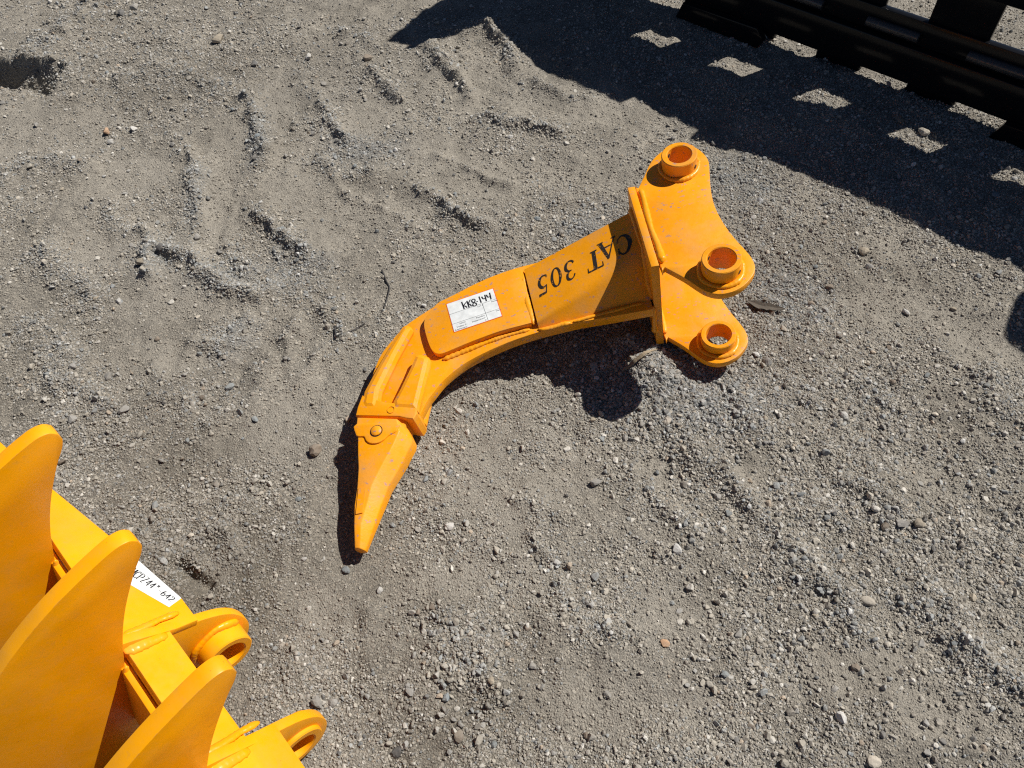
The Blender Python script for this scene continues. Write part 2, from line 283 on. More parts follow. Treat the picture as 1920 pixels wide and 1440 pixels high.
def vnoise(x, y, wl, seed):
    """value noise, wavelength wl metres, range about -1..1"""
    r = np.random.default_rng(seed); G = r.uniform(-1, 1, (256, 256))
    u, v = x / wl + 91.3, y / wl + 57.7
    i, j = np.floor(u).astype(int), np.floor(v).astype(int); a, b = u - i, v - j
    a = a * a * a * (a * (a * 6 - 15) + 10); b = b * b * b * (b * (b * 6 - 15) + 10)
    g = lambda p, q: G[p % 256, q % 256]
    return (g(i, j) * (1 - a) + g(i + 1, j) * a) * (1 - b) + (g(i, j + 1) * (1 - a) + g(i + 1, j + 1) * a) * b
def seg_dist(x, y, pts):
    d = np.full(x.shape, 9.0)
    for (ax, ay), (bx, by) in zip(pts, pts[1:]):
        dx, dy = bx - ax, by - ay; t = np.clip(((x - ax) * dx + (y - ay) * dy) / (dx * dx + dy * dy), 0, 1)
        d = np.minimum(d, np.hypot(x - ax - t * dx, y - ay - t * dy))
    return d
def ellsum(x, y, L, p=2.0):
    s = np.zeros(x.shape)
    for e in L:
        q = ((x - e[0]) / e[2]) ** 2 + ((y - e[1]) / e[3]) ** 2
        s = np.maximum(s, (e[4] if len(e) > 4 else 1.0) * np.exp(-q ** (p / 2)))
    return s
def ridge_mask(x, y):
    s = np.zeros(x.shape); hgt = np.zeros(x.shape)
    wob = 0.012 * vnoise(x, y, 0.05, 31); wob2 = 0.012 * vnoise(x, y, 0.05, 32)
    for pts, w, a in RIDGES:
        dd = seg_dist(x + wob, y + wob2, pts); q = np.exp(-(dd / w) ** 2); halo = np.exp(-(dd / (2.8 * w)) ** 2)
        s = np.maximum(s, q * min(1, a / .014)); hgt = np.maximum(hgt, a * (0.66 * q + 0.34 * halo))
    return s, hgt
def gravel_density(x, y):
    d = 0.33 + 0.40 * vnoise(x, y, 0.16, 3) + 0.28 * vnoise(x, y, 0.05, 4) + 0.12 * np.clip((x - 0.2) * 2, -1, 1) + 0.28 * np.exp(-(np.hypot((x + 1.0) / .6, (y - 2.35) / .45)) ** 2)
    d = d + 0.65 * ellsum(x, y, CLUSTERS, 3) + 0.55 * ridge_mask(x, y)[0] - 0.40 * ellsum(x, y, PADS, 3)
    return np.clip(d, 0.03, 1.0)
PRINTS = [[(0.262, 0.735), (0.283, 0.775)], [(0.283, 0.728), (0.302, 0.768)], [(0.243, 0.742), (0.262, 0.782)],
          [(0.090, 0.80), (0.135, 0.825)], [(0.085, 0.83), (0.12, 0.85)], [(0.93, 1.30), (0.985, 1.33)], [(0.97, 1.34), (0.98, 1.29)],
          [(0.955, 1.04), (0.965, 1.10)], [(1.00, 1.01), (1.05, 1.05)], [(1.02, 0.98), (1.07, 1.0)], [(0.01, 0.53), (0.07, 0.55)], [(0.04, 0.50), (0.09, 0.53)]]
def height(x, y):
    near = np.exp(-(np.hypot(x, y - 1.2) / 6.0) ** 2)
    pad = ellsum(x, y, PADS, 3); rs, rh = ridge_mask(x, y)
    h = 0.010 * vnoise(x, y, 0.55, 21) + 0.006 * vnoise(x, y, 0.2, 22)
    rough = 1 - 0.25 * pad
    h = h + rough * (0.0048 * vnoise(x, y, 0.075, 23) + 0.0032 * vnoise(x, y, 0.033, 24) + 0.0024 * vnoise(x, y, 0.018, 25) + 0.0016 * vnoise(x, y, 0.0125, 26))
    h = h + rough * 0.0045 * (0.5 - np.abs(vnoise(x, y, 0.042, 28))) * (0.6 + 0.6 * vnoise(x, y, 0.3, 29))
    h = h + 1.65 * rh * (1 + 0.35 * vnoise(x, y, 0.03, 27)) - 0.006 * pad
    for s in PRINTS: h = h - 0.0035 * np.exp(-(seg_dist(x, y, s) / 0.006) ** 2)
    # broken-edged rut hole at far left and a small clod step by the rake
    q = seg_dist(x + .030 * vnoise(x, y, .09, 41) + .012 * vnoise(x, y, .03, 43), y + .024 * vnoise(x, y, .09, 42) + .012 * vnoise(x, y, .03, 44), [(-1.80, 2.385), (-1.60, 2.375), (-1.47, 2.32), (-1.40, 2.27)])
    h = h - 0.095 * np.clip(1.2 - q / 0.06, 0, 1) ** 0.6
    q = seg_dist(x, y, [(-0.655, 0.612), (-0.62, 0.588), (-0.592, 0.566)]); h = h - 0.022 / (1 + np.exp((q - 0.011) / 0.003))
    # the ripper and the rake have settled: ground close to level below them
    lev = np.maximum(np.exp(-(np.hypot(x + 0.29, y - 0.62) / 0.10) ** 4), np.exp(-(np.hypot((x - 0.44) / .12, (y - 1.12) / .25)) ** 4))
    h = h * (1 - lev) - 0.006 * lev - 0.010 * np.exp(-(np.hypot((x + 0.37) / .07, (y - 0.74) / .12)) ** 2)
    return h * near

GX = np.concatenate([-np.geomspace(60, 2.0, 26)[:-1], np.linspace(-2.0, 2.0, 640), np.geomspace(2.0, 60, 26)[1:]])
GY = np.concatenate([-np.geomspace(40, 0.1, 22)[:-1] + 0.05, np.linspace(-0.05, 1.3, 250), np.linspace(1.3, 2.2, 140)[1:], np.linspace(2.2, 3.2, 115)[1:], np.geomspace(3.25, 80, 26)])
gx, gy = np.meshgrid(GX, GY); gz = height(gx, gy)
def fast_mesh(name, co, faces_flat, sizes, mat, smooth=False):
    me = bpy.data.meshes.new(name)
    me.vertices.add(len(co)); me.vertices.foreach_set('co', np.ascontiguousarray(co, np.float32).ravel())
    me.loops.add(len(faces_flat)); me.loops.foreach_set('vertex_index', np.ascontiguousarray(faces_flat, np.int32))
    st = np.concatenate([[0], np.cumsum(sizes)[:-1]]).astype(np.int32)
    me.polygons.add(len(sizes)); me.polygons.foreach_set('loop_start', st)
    me.polygons.foreach_set('use_smooth', np.full(len(sizes), smooth, bool))
    me.update(calc_edges=True); me.materials.append(mat)
    return me
ny, nx = gx.shape
idx = np.arange(nx * ny).reshape(ny, nx)
quads = np.stack([idx[:-1, :-1], idx[:-1, 1:], idx[1:, 1:], idx[1:, :-1]], -1).reshape(-1, 4)

# dirt: dusty tan-grey fines with mineral grains; 'grit' marks where fresh blue-grey chippings lie
mt, nt, b_ = new_mat('yard_dirt'); M_DIRT = mt
pos = N(nt, 'ShaderNodeNewGeometry').outputs['Position']
at = N(nt, 'ShaderNodeAttribute', attribute_name='grit'); atd = N(nt, 'ShaderNodeAttribute', attribute_name='damp'); atp = N(nt, 'ShaderNodeAttribute', attribute_name='dust')
c_a = ramp(nt, noise(nt, pos, 7, 6, 0.6).outputs[0], [(0.28, (0.225, 0.207, 0.177)), (0.5, (0.295, 0.273, 0.236)), (0.75, (0.375, 0.348, 0.302))]).outputs[0]
vo = N(nt, 'ShaderNodeTexVoronoi'); vo.inputs['Scale'].default_value = 310; nt.links.new(pos, vo.inputs['Vector'])
sep = N(nt, 'ShaderNodeSeparateColor'); nt.links.new(vo.outputs['Color'], sep.inputs[0])
grain = ramp(nt, sep.outputs[0], [(0.0, (0.62, 0.62, 0.63)), (0.45, (0.92, 0.92, 0.92)), (0.85, (1.15, 1.14, 1.12)), (1.0, (1.75, 1.72, 1.66))]).outputs[0]
c_b = mixc(nt, 0.75, c_a, grain, 'MULTIPLY')
c_c = mixc(nt, at.outputs['Fac'], c_b, mixc(nt, 0.8, (0.25, 0.25, 0.243), grain, 'MULTIPLY'))
fine = ramp(nt, noise(nt, pos, 520, 4, 0.7).outputs[0], [(0.3, (0.7, 0.7, 0.7)), (0.7, (1.25, 1.25, 1.25))]).outputs[0]
c_d = mixc(nt, 0.6, c_c, fine, 'MULTIPLY')
c_d = mixc(nt, atd.outputs['Fac'], c_d, mixc(nt, 1.0, c_d, (0.62, 0.60, 0.57), 'MULTIPLY'))
c_d = mixc(nt, atp.outputs['Fac'], c_d, mixc(nt, 0.35, (0.37, 0.342, 0.295), fine, 'MULTIPLY'))
nt.links.new(c_d, b_.inputs['Base Color']); b_.inputs['Roughness'].default_value = 0.95
b_.inputs['Specular IOR Level'].default_value = 0.15
bp1 = N(nt, 'ShaderNodeBump'); bp1.inputs['Strength'].default_value = 1.0; bp1.inputs['Distance'].default_value = 0.0035
nt.links.new(noise(nt, pos, 330, 5, 0.7).outputs[0], bp1.inputs['Height'])
bp2 = N(nt, 'ShaderNodeBump'); bp2.inputs['Strength'].default_value = 1.0; bp2.inputs['Distance'].default_value = 0.0022; bp2.invert = True
nt.links.new(vo.outputs['Distance'], bp2.inputs['Height']); nt.links.new(bp1.outputs[0], bp2.inputs['Normal'])
nt.links.new(bp2.outputs[0], b_.inputs['Normal'])

me = fast_mesh('ground', np.stack([gx, gy, gz], -1).reshape(-1, 3), quads.ravel(), np.full(len(quads), 4), M_DIRT, True)
gr_ = np.clip(ellsum(gx, gy, BLUE, 3) * (0.65 + 0.5 * vnoise(gx, gy, 0.06, 51)) + 0.12 * vnoise(gx, gy, 0.4, 52), 0, 0.85)
a_ = me.attributes.new('grit', 'FLOAT', 'POINT'); a_.data.foreach_set('value', gr_.astype(np.float32).ravel())
# the dirt is a darker, coarser mix near the rake and in scattered patches
DAMP = [[-0.62, 0.55, 0.38, 0.42, 0.9], [-0.9, 1.0, 0.35, 0.3, 0.6], [-0.2, 0.35, 0.25, 0.2, 0.5], [0.30, 0.93, 0.22, 0.16, 0.7], [-0.9, 2.2, 0.5, 0.3, 0.4], [0.75, 1.2, 0.3, 0.2, 0.35]]
def damp(x, y): return np.clip(ellsum(x, y, DAMP, 3) * (0.75 + 0.5 * vnoise(x, y, 0.12, 61)) + 0.22 * vnoise(x, y, 0.3, 62), 0, 1)
me.attributes.new('dust', 'FLOAT', 'POINT').data.foreach_set('value', np.clip(ellsum(gx, gy, PADS, 3) * (0.7 + 0.6 * vnoise(gx, gy, 0.07, 71)), 0, 0.5).astype(np.float32).ravel())
me.attributes.new('damp', 'FLOAT', 'POINT').data.foreach_set('value', damp(gx, gy).astype(np.float32).ravel())
ground = link(bpy.data.objects.new('ground', me)); tag(ground, 'grey-brown packed dirt and gravel yard', 'ground', kind='structure')

# quick look-ups for scattering
def grid_fn(f, step):
    X = np.arange(-2.3, 2.4, step); Y = np.arange(-0.4, 3.5, step); A, B = np.meshgrid(X, Y); Z = f(A, B)
    def look(x, y):
        u = np.clip((x - X[0]) / step, 0, len(X) - 2.001); v = np.clip((y - Y[0]) / step, 0, len(Y) - 2.001)
        i, j = u.astype(int), v.astype(int); a, b = u - i, v - j
        return (Z[j, i] * (1 - a) + Z[j, i + 1] * a) * (1 - b) + (Z[j + 1, i] * (1 - a) + Z[j + 1, i + 1] * a) * b
    return look
q_height, q_density = grid_fn(height, 0.0062), grid_fn(gravel_density, 0.012)
q_damp = grid_fn(damp, 0.015)
q_ridge = grid_fn(lambda x, y: ridge_mask(x, y)[0], 0.012)
q_blue = grid_fn(lambda x, y: ellsum(x, y, BLUE, 3), 0.015)

# ---- stones
def rock_shape(sub, cuts, seed):
    r = random.Random(seed); bm = bmesh.new()
    if sub == 0:
        bmesh.ops.create_icosphere(bm, subdivisions=1, radius=1)
        for v in bm.verts: v.co *= r.uniform(0.62, 1.1)
        bmesh.ops.delete(bm, geom=r.sample(bm.verts[:], 0), context='VERTS')
    else:
        bmesh.ops.create_icosphere(bm, subdivisions=sub, radius=1)
        for _ in range(cuts):
            nrm = Vector((r.gauss(0, 1), r.gauss(0, 1), r.gauss(0, 1))).normalized(); d = r.uniform(0.42, 0.80)
            for v in bm.verts:
                e = v.co.dot(nrm) - d
                if e > 0: v.co -= nrm * e * 0.97
        for v in bm.verts: v.co *= r.uniform(0.90, 1.06)
    V = np.array([v.co[:] for v in bm.verts]); F = np.array([[v.index for v in f.verts] for f in bm.faces]); bm.free()
    return V, F
def chip_shape(seed):
    """half-sunk grit: four feet in the dirt, a ridge on top, six triangles"""
    r = np.random.default_rng(seed)
    V = np.array([[1, .1, -.35], [.1, 1, -.35], [-1, -.1, -.35], [-.1, -1, -.35], [.35, .25, .75], [-.35, -.2, .65]], float) * r.uniform(.75, 1.1, (6, 1)) + r.uniform(-.2, .2, (6, 3))
    F = np.array([[0, 1, 4], [1, 2, 5], [1, 5, 4], [2, 3, 5], [3, 0, 4], [3, 4, 5]])
    return V, F
mt, nt, b_ = new_mat('gravel_stone'); M_STONE = mt
at = N(nt, 'ShaderNodeAttribute', attribute_name='stone_color')
pos = N(nt, 'ShaderNodeNewGeometry').outputs['Position']
sp = ramp(nt, noise(nt, pos, 420, 4, 0.7).outputs[0], [(0.3, (0.72, 0.72, 0.72)), (0.72, (1.22, 1.22, 1.22))]).outputs[0]
du = ramp(nt, noise(nt, pos, 45, 4, 0.6).outputs[0], [(0.35, (0, 0, 0)), (0.75, (0.55, 0.55, 0.55))]).outputs[0]
nt.links.new(mixc(nt, du, mixc(nt, 0.8, at.outputs['Color'], sp, 'MULTIPLY'), (0.31, 0.283, 0.24)), b_.inputs['Base Color'])
b_.inputs['Roughness'].default_value = 0.85; b_.inputs['Specular IOR Level'].default_value = 0.25
bp = N(nt, 'ShaderNodeBump'); bp.inputs['Strength'].default_value = 0.45; bp.inputs['Distance'].default_value = 0.0012
nt.links.new(noise(nt, pos, 300, 4, 0.65).outputs[0], bp.inputs['Height']); nt.links.new(bp.outputs[0], b_.inputs['Normal'])

TONES = {'cream': (0.50, 0.45, 0.38), 'white': (0.52, 0.51, 0.49), 'tan': (0.36, 0.31, 0.24), 'brown': (0.205, 0.165, 0.13), 'blue': (0.20, 0.225, 0.24), 'grey': (0.27, 0.26, 0.245), 'orange': (0.46, 0.29, 0.18), 'dark': (0.095, 0.095, 0.098)}
def stone_colors(n, fresh):
    base = np.array([(0.38, 0.35, 0.30), (0.34, 0.318, 0.28), (0.31, 0.303, 0.288), (0.45, 0.428, 0.388), (0.25, 0.228, 0.2), (0.255, 0.27, 0.275), (0.52, 0.50, 0.46), (0.13, 0.13, 0.13), (0.38, 0.31, 0.24)])
    pr = np.array([.23, .19, .15, .14, .08, .07, .08, .03, .03])
    c = base[RNG.choice(9, n, p=pr)]
    fr = np.array([(0.26, 0.272, 0.275), (0.34, 0.348, 0.345), (0.20, 0.21, 0.215), (0.48, 0.48, 0.47)])[RNG.choice(4, n, p=[.4, .3, .2, .1])]
    k = (RNG.random(n) < fresh)[:, None]
    return np.where(k, fr, c) * RNG.uniform(0.8, 1.35, (n, 1))
def rot_mats(n, tilt):
    a = RNG.uniform(0, 2 * np.pi, n); t = RNG.uniform(-tilt, tilt, n); ph = RNG.uniform(0, 2 * np.pi, n)
    ca, sa, ct, stt = np.cos(a), np.sin(a), np.cos(t), np.sin(t); z = np.zeros(n); o = np.ones(n)
    Rz = np.stack([ca, -sa, z, sa, ca, z, z, z, o], -1).reshape(n, 3, 3)
    Rx = np.stack([o, z, z, z, ct, -stt, z, stt, ct], -1).reshape(n, 3, 3)
    cp, sp_ = np.cos(ph), np.sin(ph); R2 = np.stack([cp, -sp_, z, sp_, cp, z, z, z, o], -1).reshape(n, 3, 3)
    return Rz @ Rx @ R2
def inside(x, y, mg):
    # yard area in the picture plus a margin
    return (y > 0.12 - mg) & (y < 2.95 + mg) & (x > -0.80 - 0.36 * y - mg) & (x < 0.66 + 0.47 * y + mg)
def scatter(n_try, lo, hi, power, mg, far, even=0.0):
    x = RNG.uniform(-2.1, 2.2, n_try); y = RNG.uniform(-0.1, 3.15, n_try)
    k = inside(x, y, mg) & (RNG.random(n_try) < np.maximum(q_density(x, y), even * (1 + 0.6 * vnoise(x, y, 0.09, 81)))) & (RNG.random(n_try) < np.clip(1.25 - y / far, 0.06, 1))
    x, y = x[k], y[k]; u = RNG.random(len(x))
    s = lo * (1 - u * (1 - (lo / hi) ** power)) ** (-1 / power)
    return x, y, s
def gravel_mesh(name, shapes, x, y, s, label):
    n = len(x); z = q_height(x, y); fresh = np.clip(0.06 + 0.75 * q_blue(x, y) + 0.5 * q_ridge(x, y), 0, .85)
    colr = stone_colors(n, fresh) * (1 - 0.3 * q_damp(x, y))[:, None]; which = RNG.integers(0, len(shapes), n)
    sc = np.stack([s, s * RNG.uniform(.6, 1, n), s * RNG.uniform(.55, .95, n)], -1) / 2
    Rm = rot_mats(n, 0.5); zz = z + sc[:, 2] * RNG.uniform(0.0, 0.65, n)
    CO, FA, SZ, CC = [], [], [], []; off = 0
    for w, (V, F) in enumerate(shapes):
        k = np.where(which == w)[0]
        if not len(k): continue
        P = np.einsum('nij,nvj->nvi', Rm[k], V[None] * sc[k][:, None, :]) + np.stack([x[k], y[k], zz[k]], -1)[:, None, :]
        fa = F[None] + (off + np.arange(len(k)) * len(V))[:, None, None]
        CO.append(P.reshape(-1, 3)); FA.append(fa.reshape(-1)); SZ.append(np.full(len(k) * len(F), F.shape[1])); off += len(k) * len(V)
        CC.append(np.repeat(colr[k], len(V), 0))
    me = fast_mesh(name, np.concatenate(CO), np.concatenate(FA), np.concatenate(SZ), M_STONE)
    cc = np.concatenate(CC); cc = np.concatenate([cc, np.ones((len(cc), 1))], 1).astype(np.float32)
    me.attributes.new('stone_color', 'FLOAT_COLOR', 'POINT').data.foreach_set('color', cc.ravel())
    o = link(bpy.data.objects.new(name, me)); tag(o, label, 'gravel', kind='stuff')
    print(name, n, len(me.polygons)); return o
def grit_instances(name, x, y, s, label, crumb=False):
    """fine grit: points that carry size, turn and colour; geometry nodes set a chip on each"""
    n = len(x); z = q_height(x, y); fresh = np.clip(0.06 + 0.75 * q_blue(x, y) + 0.5 * q_ridge(x, y), 0, .85)
    colr = np.concatenate([stone_colors(n, fresh) * (1 - 0.3 * q_damp(x, y))[:, None], np.ones((n, 1))], 1)
    if crumb: colr[:, :3] = np.array((0.315, 0.290, 0.250)) * (RNG.uniform(.75, 1.2, (n, 1)) * (1 - 0.3 * q_damp(x, y))[:, None])
    sc = np.stack([s, s * RNG.uniform(.6, 1, n), s * RNG.uniform(.6, 1.0, n)], -1) / 2
    if crumb: sc[:, 2] *= 0.75
    me = bpy.data.meshes.new(name); me.vertices.add(n)
    me.vertices.foreach_set('co', np.stack([x, y, z + sc[:, 2] * RNG.uniform(-.1, .6, n)], -1).astype(np.float32).ravel())
    for nm, ty, fld, val in (('scl', 'FLOAT_VECTOR', 'vector', sc), ('rot', 'FLOAT_VECTOR', 'vector', np.stack([RNG.uniform(-.6, .6, n), RNG.uniform(-.6, .6, n), RNG.uniform(0, 6.28, n)], -1)), ('stone_color', 'FLOAT_COLOR', 'color', colr)):
        me.attributes.new(nm, ty, 'POINT').data.foreach_set(fld, val.astype(np.float32).ravel())
    me.attributes.new('shape_id', 'INT', 'POINT').data.foreach_set('value', RNG.integers(0, 16, n).astype(np.int32))
    chips = bpy.data.collections.new('grit_chips')
    for i in range(16):
        V, F = rock_shape(0, 0, 500 + i)
        cm = fast_mesh('grit_chip', V, F.ravel(), np.full(len(F), 3), M_GRIT)
        chips.objects.link(bpy.data.objects.new('grit_chip', cm))
    ng = bpy.data.node_groups.new('strew_grit', 'GeometryNodeTree')
    ng.interface.new_socket('Geometry', in_out='INPUT', socket_type='NodeSocketGeometry'); ng.interface.new_socket('Geometry', in_out='OUTPUT', socket_type='NodeSocketGeometry')
    gi, go = ng.nodes.new('NodeGroupInput'), ng.nodes.new('NodeGroupOutput')
    ci = ng.nodes.new('GeometryNodeCollectionInfo'); ci.inputs[0].default_value = chips; ci.inputs[1].default_value = True; ci.inputs[2].default_value = True
    ip = ng.nodes.new('GeometryNodeInstanceOnPoints'); ip.inputs['Pick Instance'].default_value = True
    def att(nm, ty):
        a = ng.nodes.new('GeometryNodeInputNamedAttribute'); a.data_type = ty; a.inputs['Name'].default_value = nm; return [o for o in a.outputs if o.enabled][0]
    er = ng.nodes.new('FunctionNodeEulerToRotation'); L = ng.links.new
    L(gi.outputs[0], ip.inputs['Points']); L(ci.outputs[0], ip.inputs['Instance']); L(att('shape_id', 'INT'), ip.inputs['Instance Index'])
    L(att('rot', 'FLOAT_VECTOR'), er.inputs[0]); L(er.outputs[0], ip.inputs['Rotation']); L(att('scl', 'FLOAT_VECTOR'), ip.inputs['Scale']); L(ip.outputs[0], go.inputs[0])
    o = link(bpy.data.objects.new(name, me)); o.modifiers.new('strew', 'NODES').node_group = ng
    tag(o, label, 'gravel', kind='stuff'); print(name, n)
M_GRIT = M_STONE.copy(); M_GRIT.name = 'grit_stone'
for nd in M_GRIT.node_tree.nodes:
    if nd.type == 'ATTRIBUTE': nd.attribute_type = 'INSTANCER'
grit_instances('gravel_grit', *scatter(1400000, .0030, .0064, 1.9, 0.08, 2.6), 'fine grit strewn over the packed dirt yard')
grit_instances('dirt_crumbs', *scatter(700000, .0034, .0105, 2.0, 0.08, 2.8, even=0.42), 'crumbs of dry dirt broken off the packed yard surface', True)
gravel_mesh('gravel', [rock_shape(0, 0, 200 + i) for i in range(16)], *scatter(270000, .0050, .0125, 2.3, 0.15, 4.0), 'loose angular grey gravel over the dirt yard')
hx, hy, hs = scatter(21000, .0095, .020, 2.6, 0.2, 7)
k_ = 480; ex = np.concatenate([RNG.normal(.36, .10, k_), RNG.normal(-.13, .05, 130), RNG.uniform(.25, 1.0, 900)]); ey = np.concatenate([RNG.normal(.93, .075, k_), RNG.normal(.40, .06, 130), RNG.uniform(.2, .95, 900)])   # coarse heaps beside the lower lug and bottom centre
gravel_mesh('gravel_pebbles', [rock_shape(2, 10, 300 + i) for i in range(10)], np.concatenate([hx, ex]), np.concatenate([hy, ey]), np.concatenate([hs, RNG.uniform(.007, .016, len(ex))]), 'pea to thumbnail sized pebbles scattered through the gravel')
# ------------------------------------------------------------------ ripper lying on its side
RN = Vector((-.16, -.05, 0)); RN.z = math.sqrt(1 - RN.dot(RN))
RU = Vector((1, 0, 0)); RU = (RU - RU.dot(RN) * RN).normalized(); RV = RN.cross(RU)
ZO = 0.13                                             # local z of the ripper's mid plane
RP = Vector((0.4285, 1.0099, 0.1623)) - RN * ZO
m = Matrix.Identity(4)
for i in range(3): m[i][0] = RU[i]; m[i][1] = RV[i]; m[i][2] = RN[i]; m[i][3] = RP[i]
rip = empty('excavator_ripper', m, 'orange single-shank excavator ripper lying on its side on the gravel', 'ripper')
up = spline([(-.130, .232), (-.25, .218), (-.3519, .2040), (-.4102, .1975), (-.4692, .1840), (-.5345, .1595), (-.5982, .1271), (-.6353, .1056), (-.6615, .0871), (-.6897, .0552), (-.7135, .0202), (-.7295, -.0278), (-.738, -.07)], 4)
lo = spline([(-.627, -.150), (-.6166, -.1281), (-.6071, -.1097), (-.5975, -.0975), (-.5793, -.0745), (-.5644, -.0611), (-.5471, -.0481), (-.5199, -.0316), (-.4748, -.0133), (-.4223, .0023), (-.3695, .0122), (-.323, .0170), (-.2789, .0205), (-.2149, .0205), (-.130, .0222)], 4)
prism('shank', [q[:2] for q in up] + [(-.735, -.12), (-.70, -.148)] + [q[:2] for q in lo], ZO - .0125, ZO + .0125, M_RIP, rip, bevel=.0018)
lab_o = [(-.3915, .1790), (-.4085, .1835), (-.4667, .1705), (-.5312, .1460), (-.5639, .1335), (-.5833, .124), (-.6026, .1008), (-.6115, .083), (-.6108, .0594), (-.6002, .0152), (-.5897, -.0050), (-.5759, -.0112), (-.5600, -.0080), (-.5367, -.001), (-.4967, .0102), (-.4444, .0217), (-.3806, .0290)]
lab = [q[:2] for q in spline([lab_o[0]] + lab_o[1:16] + [lab_o[16]], 4)]
prism('cheek_plate', lab, ZO + .0125, ZO + .0265, M_RIP, rip, bevel=.0012)
prism('cheek_plate', lab, ZO - .0265, ZO - .0125, M_RIP, rip, bevel=.0012)
# bent box plates that swell from the shank to the flange, with a soft fold and a sloping side
def fold_profile(top, fold, bot, z, rad):
    t, f, b = Vector((*top, z)), Vector((*fold, z)), Vector((*bot, .0123))
    a = f + (t - f).normalized() * rad; c = f + (b - f) * min(.75, rad / (b - f).length)
    return [Vector((*top, .0123)), t - Vector((0, 0, .002)), t + (f - t) * .012] + [t.lerp(a, k) for k in (.3, .7)] + [a * (1 - k) ** 2 + f * 2 * k * (1 - k) + c * k * k for k in [i / 8 for i in range(9)]] + [b]
pl_, pr_ = fold_profile((-.3855, .1762), (-.3680, .0290), (-.3672, .0215), .0285, .006), fold_profile((-.1335, .2250), (-.1290, .1220), (-.1290, .0460), .0960, .034)
from mathutils.bvhtree import BVHTree
box_tree = None
for s in (1, -1):
    bm = bmesh.new(); rows = []
    for k in range(25):
        t = k / 24
        rows.append([bm.verts.new((q.x, q.y, ZO + s * q.z)) for q in [a.lerp(b, t) for a, b in zip(pl_, pr_)]])
    for A, B in zip(rows, rows[1:]):
        for i in range(len(A) - 1): bm.faces.new((A[i], A[i + 1], B[i + 1], B[i]))
    bm.faces.new(rows[0]); bm.faces.new(rows[-1][::-1])
    if s == 1: box_tree = BVHTree.FromBMesh(bm)
    from_bm('box_plate', bm, M_RIP, rip, angle=35)
prism('flange_plate', [(-.1407, .2565), (-.1407 + .0155, .2555), (-.1106, .0325), (-.1264, .0325)], ZO - .132, ZO + .132, M_RIP, rip, bevel=.0022)
lug_o = spline([(-.1085, .0400), (-.1235, .2480), (-.1181, .2555), (-.0993, .2908), (-.0818, .3237), (-.0575, .3481), (-.0282, .3600), (.0025, .3543), (.0215, .3351), (.0315, .3121), (.0340, .2902), (.0287, .2549), (.0226, .2105), (.0212, .1661), (.0274, .1216), (.0394, .0769), (.0539, .0386), (.0612, .0137), (.0612, -.0083), (.0513, -.0264), (.0328, -.0442), (.0090, -.0545), (-.0153, -.0545), (-.0354, -.0439), (-.0503, -.0276), (-.0704, -.0010), (-.1002, .0315)], 3, True)
lug_o = [q[:2] for q in lug_o]
BOSS = [(-.0262, .2936, .0248), (0, 0, .0262)]
def ring_prof(R, r, h0, h1, c=.0016): return [(r, h0 + c), (r, h1 - c), (r + c, h1), (R - c, h1), (R, h1 - c), (R, h0 + c), (R - c, h0), (r + c, h0)]
for z0, z1, b0, b1, wz in ((.109, .125, .099, .160, .125), (-.125, -.109, -.1295, -.082, -.109)):
    lug = prism('lug_plate', lug_o, ZO + z0, ZO + z1, M_RIP, rip, holes=[circle(x, y, r + .004) for x, y, r in BOSS], bevel=.0016)
    for x, y, r in BOSS:
        bs = lathe('boss', ring_prof(.0366, r, ZO + b0, ZO + b1), M_RIP, lug, (x, y, 0))
        bead('weld_bead', [(x + .0395 * math.cos(a), y + .0395 * math.sin(a), ZO + wz + .0015) for a in [i * math.pi / 6 for i in range(12)]], .0062, M_RIP_BEAD, lug, True, seed=int(x * 1e3) + 9)
        if wz > 0:
            for a, rad in ((math.radians(-38), .0366), (math.radians(142), r)):
                hb = bmesh.new(); bmesh.ops.create_cone(hb, cap_ends=True, segments=18, radius1=.0042, radius2=.0042, depth=.0014)
                hb.transform(Matrix.Translation((x + rad * math.cos(a), y + rad * math.sin(a), ZO + wz + (.014 if rad > .03 else .022))) @ Matrix.Rotation(a, 4, 'Z') @ Matrix.Rotation(math.pi / 2, 4, 'Y'))
                from_bm('pin_hole', hb, M_HOLE, lug)  # dark disc on the boss wall, its colour standing for the hole's shade
# welds
bead('weld_bead', [(-.1165, .247, ZO + .128), (-.1095, .145, ZO + .128), (-.1035, .042, ZO + .128)], .0075, M_RIP_BEAD, rip, squash=.75, seed=1)
bead('weld_bead', [(-.1165, .247, ZO - .106), (-.1095, .145, ZO - .106), (-.1035, .042, ZO - .106)], .0075, M_RIP_BEAD, rip, squash=.75, seed=2)
bead('weld_bead', [(-.3905, .180, ZO + .021), (-.3855, .10, ZO + .021), (-.3755, .026, ZO + .021)], .0078, M_RIP_BEAD, rip, squash=.85, ripple=.04, seed=3)
bead('weld_bead', [(-.386, .0225, ZO + .0135), (-.4444, .0150, ZO + .0135), (-.4967, .0032, ZO + .0135), (-.5367, -.0080, ZO + .0135), (-.577, -.0185, ZO + .0135)], .0050, M_RIP_BEAD, rip, ripple=.10, seed=4, wand=.06)
bead('weld_bead', [(-.3690, .0180, ZO + .0145), (-.352, .0160, ZO + .0145), (-.300, .0215, ZO + .0145)], .0060, M_RIP_BEAD, rip, ripple=.07, seed=5)
bead('weld_bead', [(-.295, .0230, ZO + .0140), (-.22, .0330, ZO + .0140), (-.145, .0410, ZO + .0140)], .0042, M_RIP_BEAD, rip, seed=6)
bead('weld_bead', [(-.1400, .226, ZO + .102), (-.1340, .122, ZO + .102), (-.1300, .085, ZO + .062), (-.1280, .046, ZO + .014)], .0070, M_RIP_BEAD, rip, seed=7)
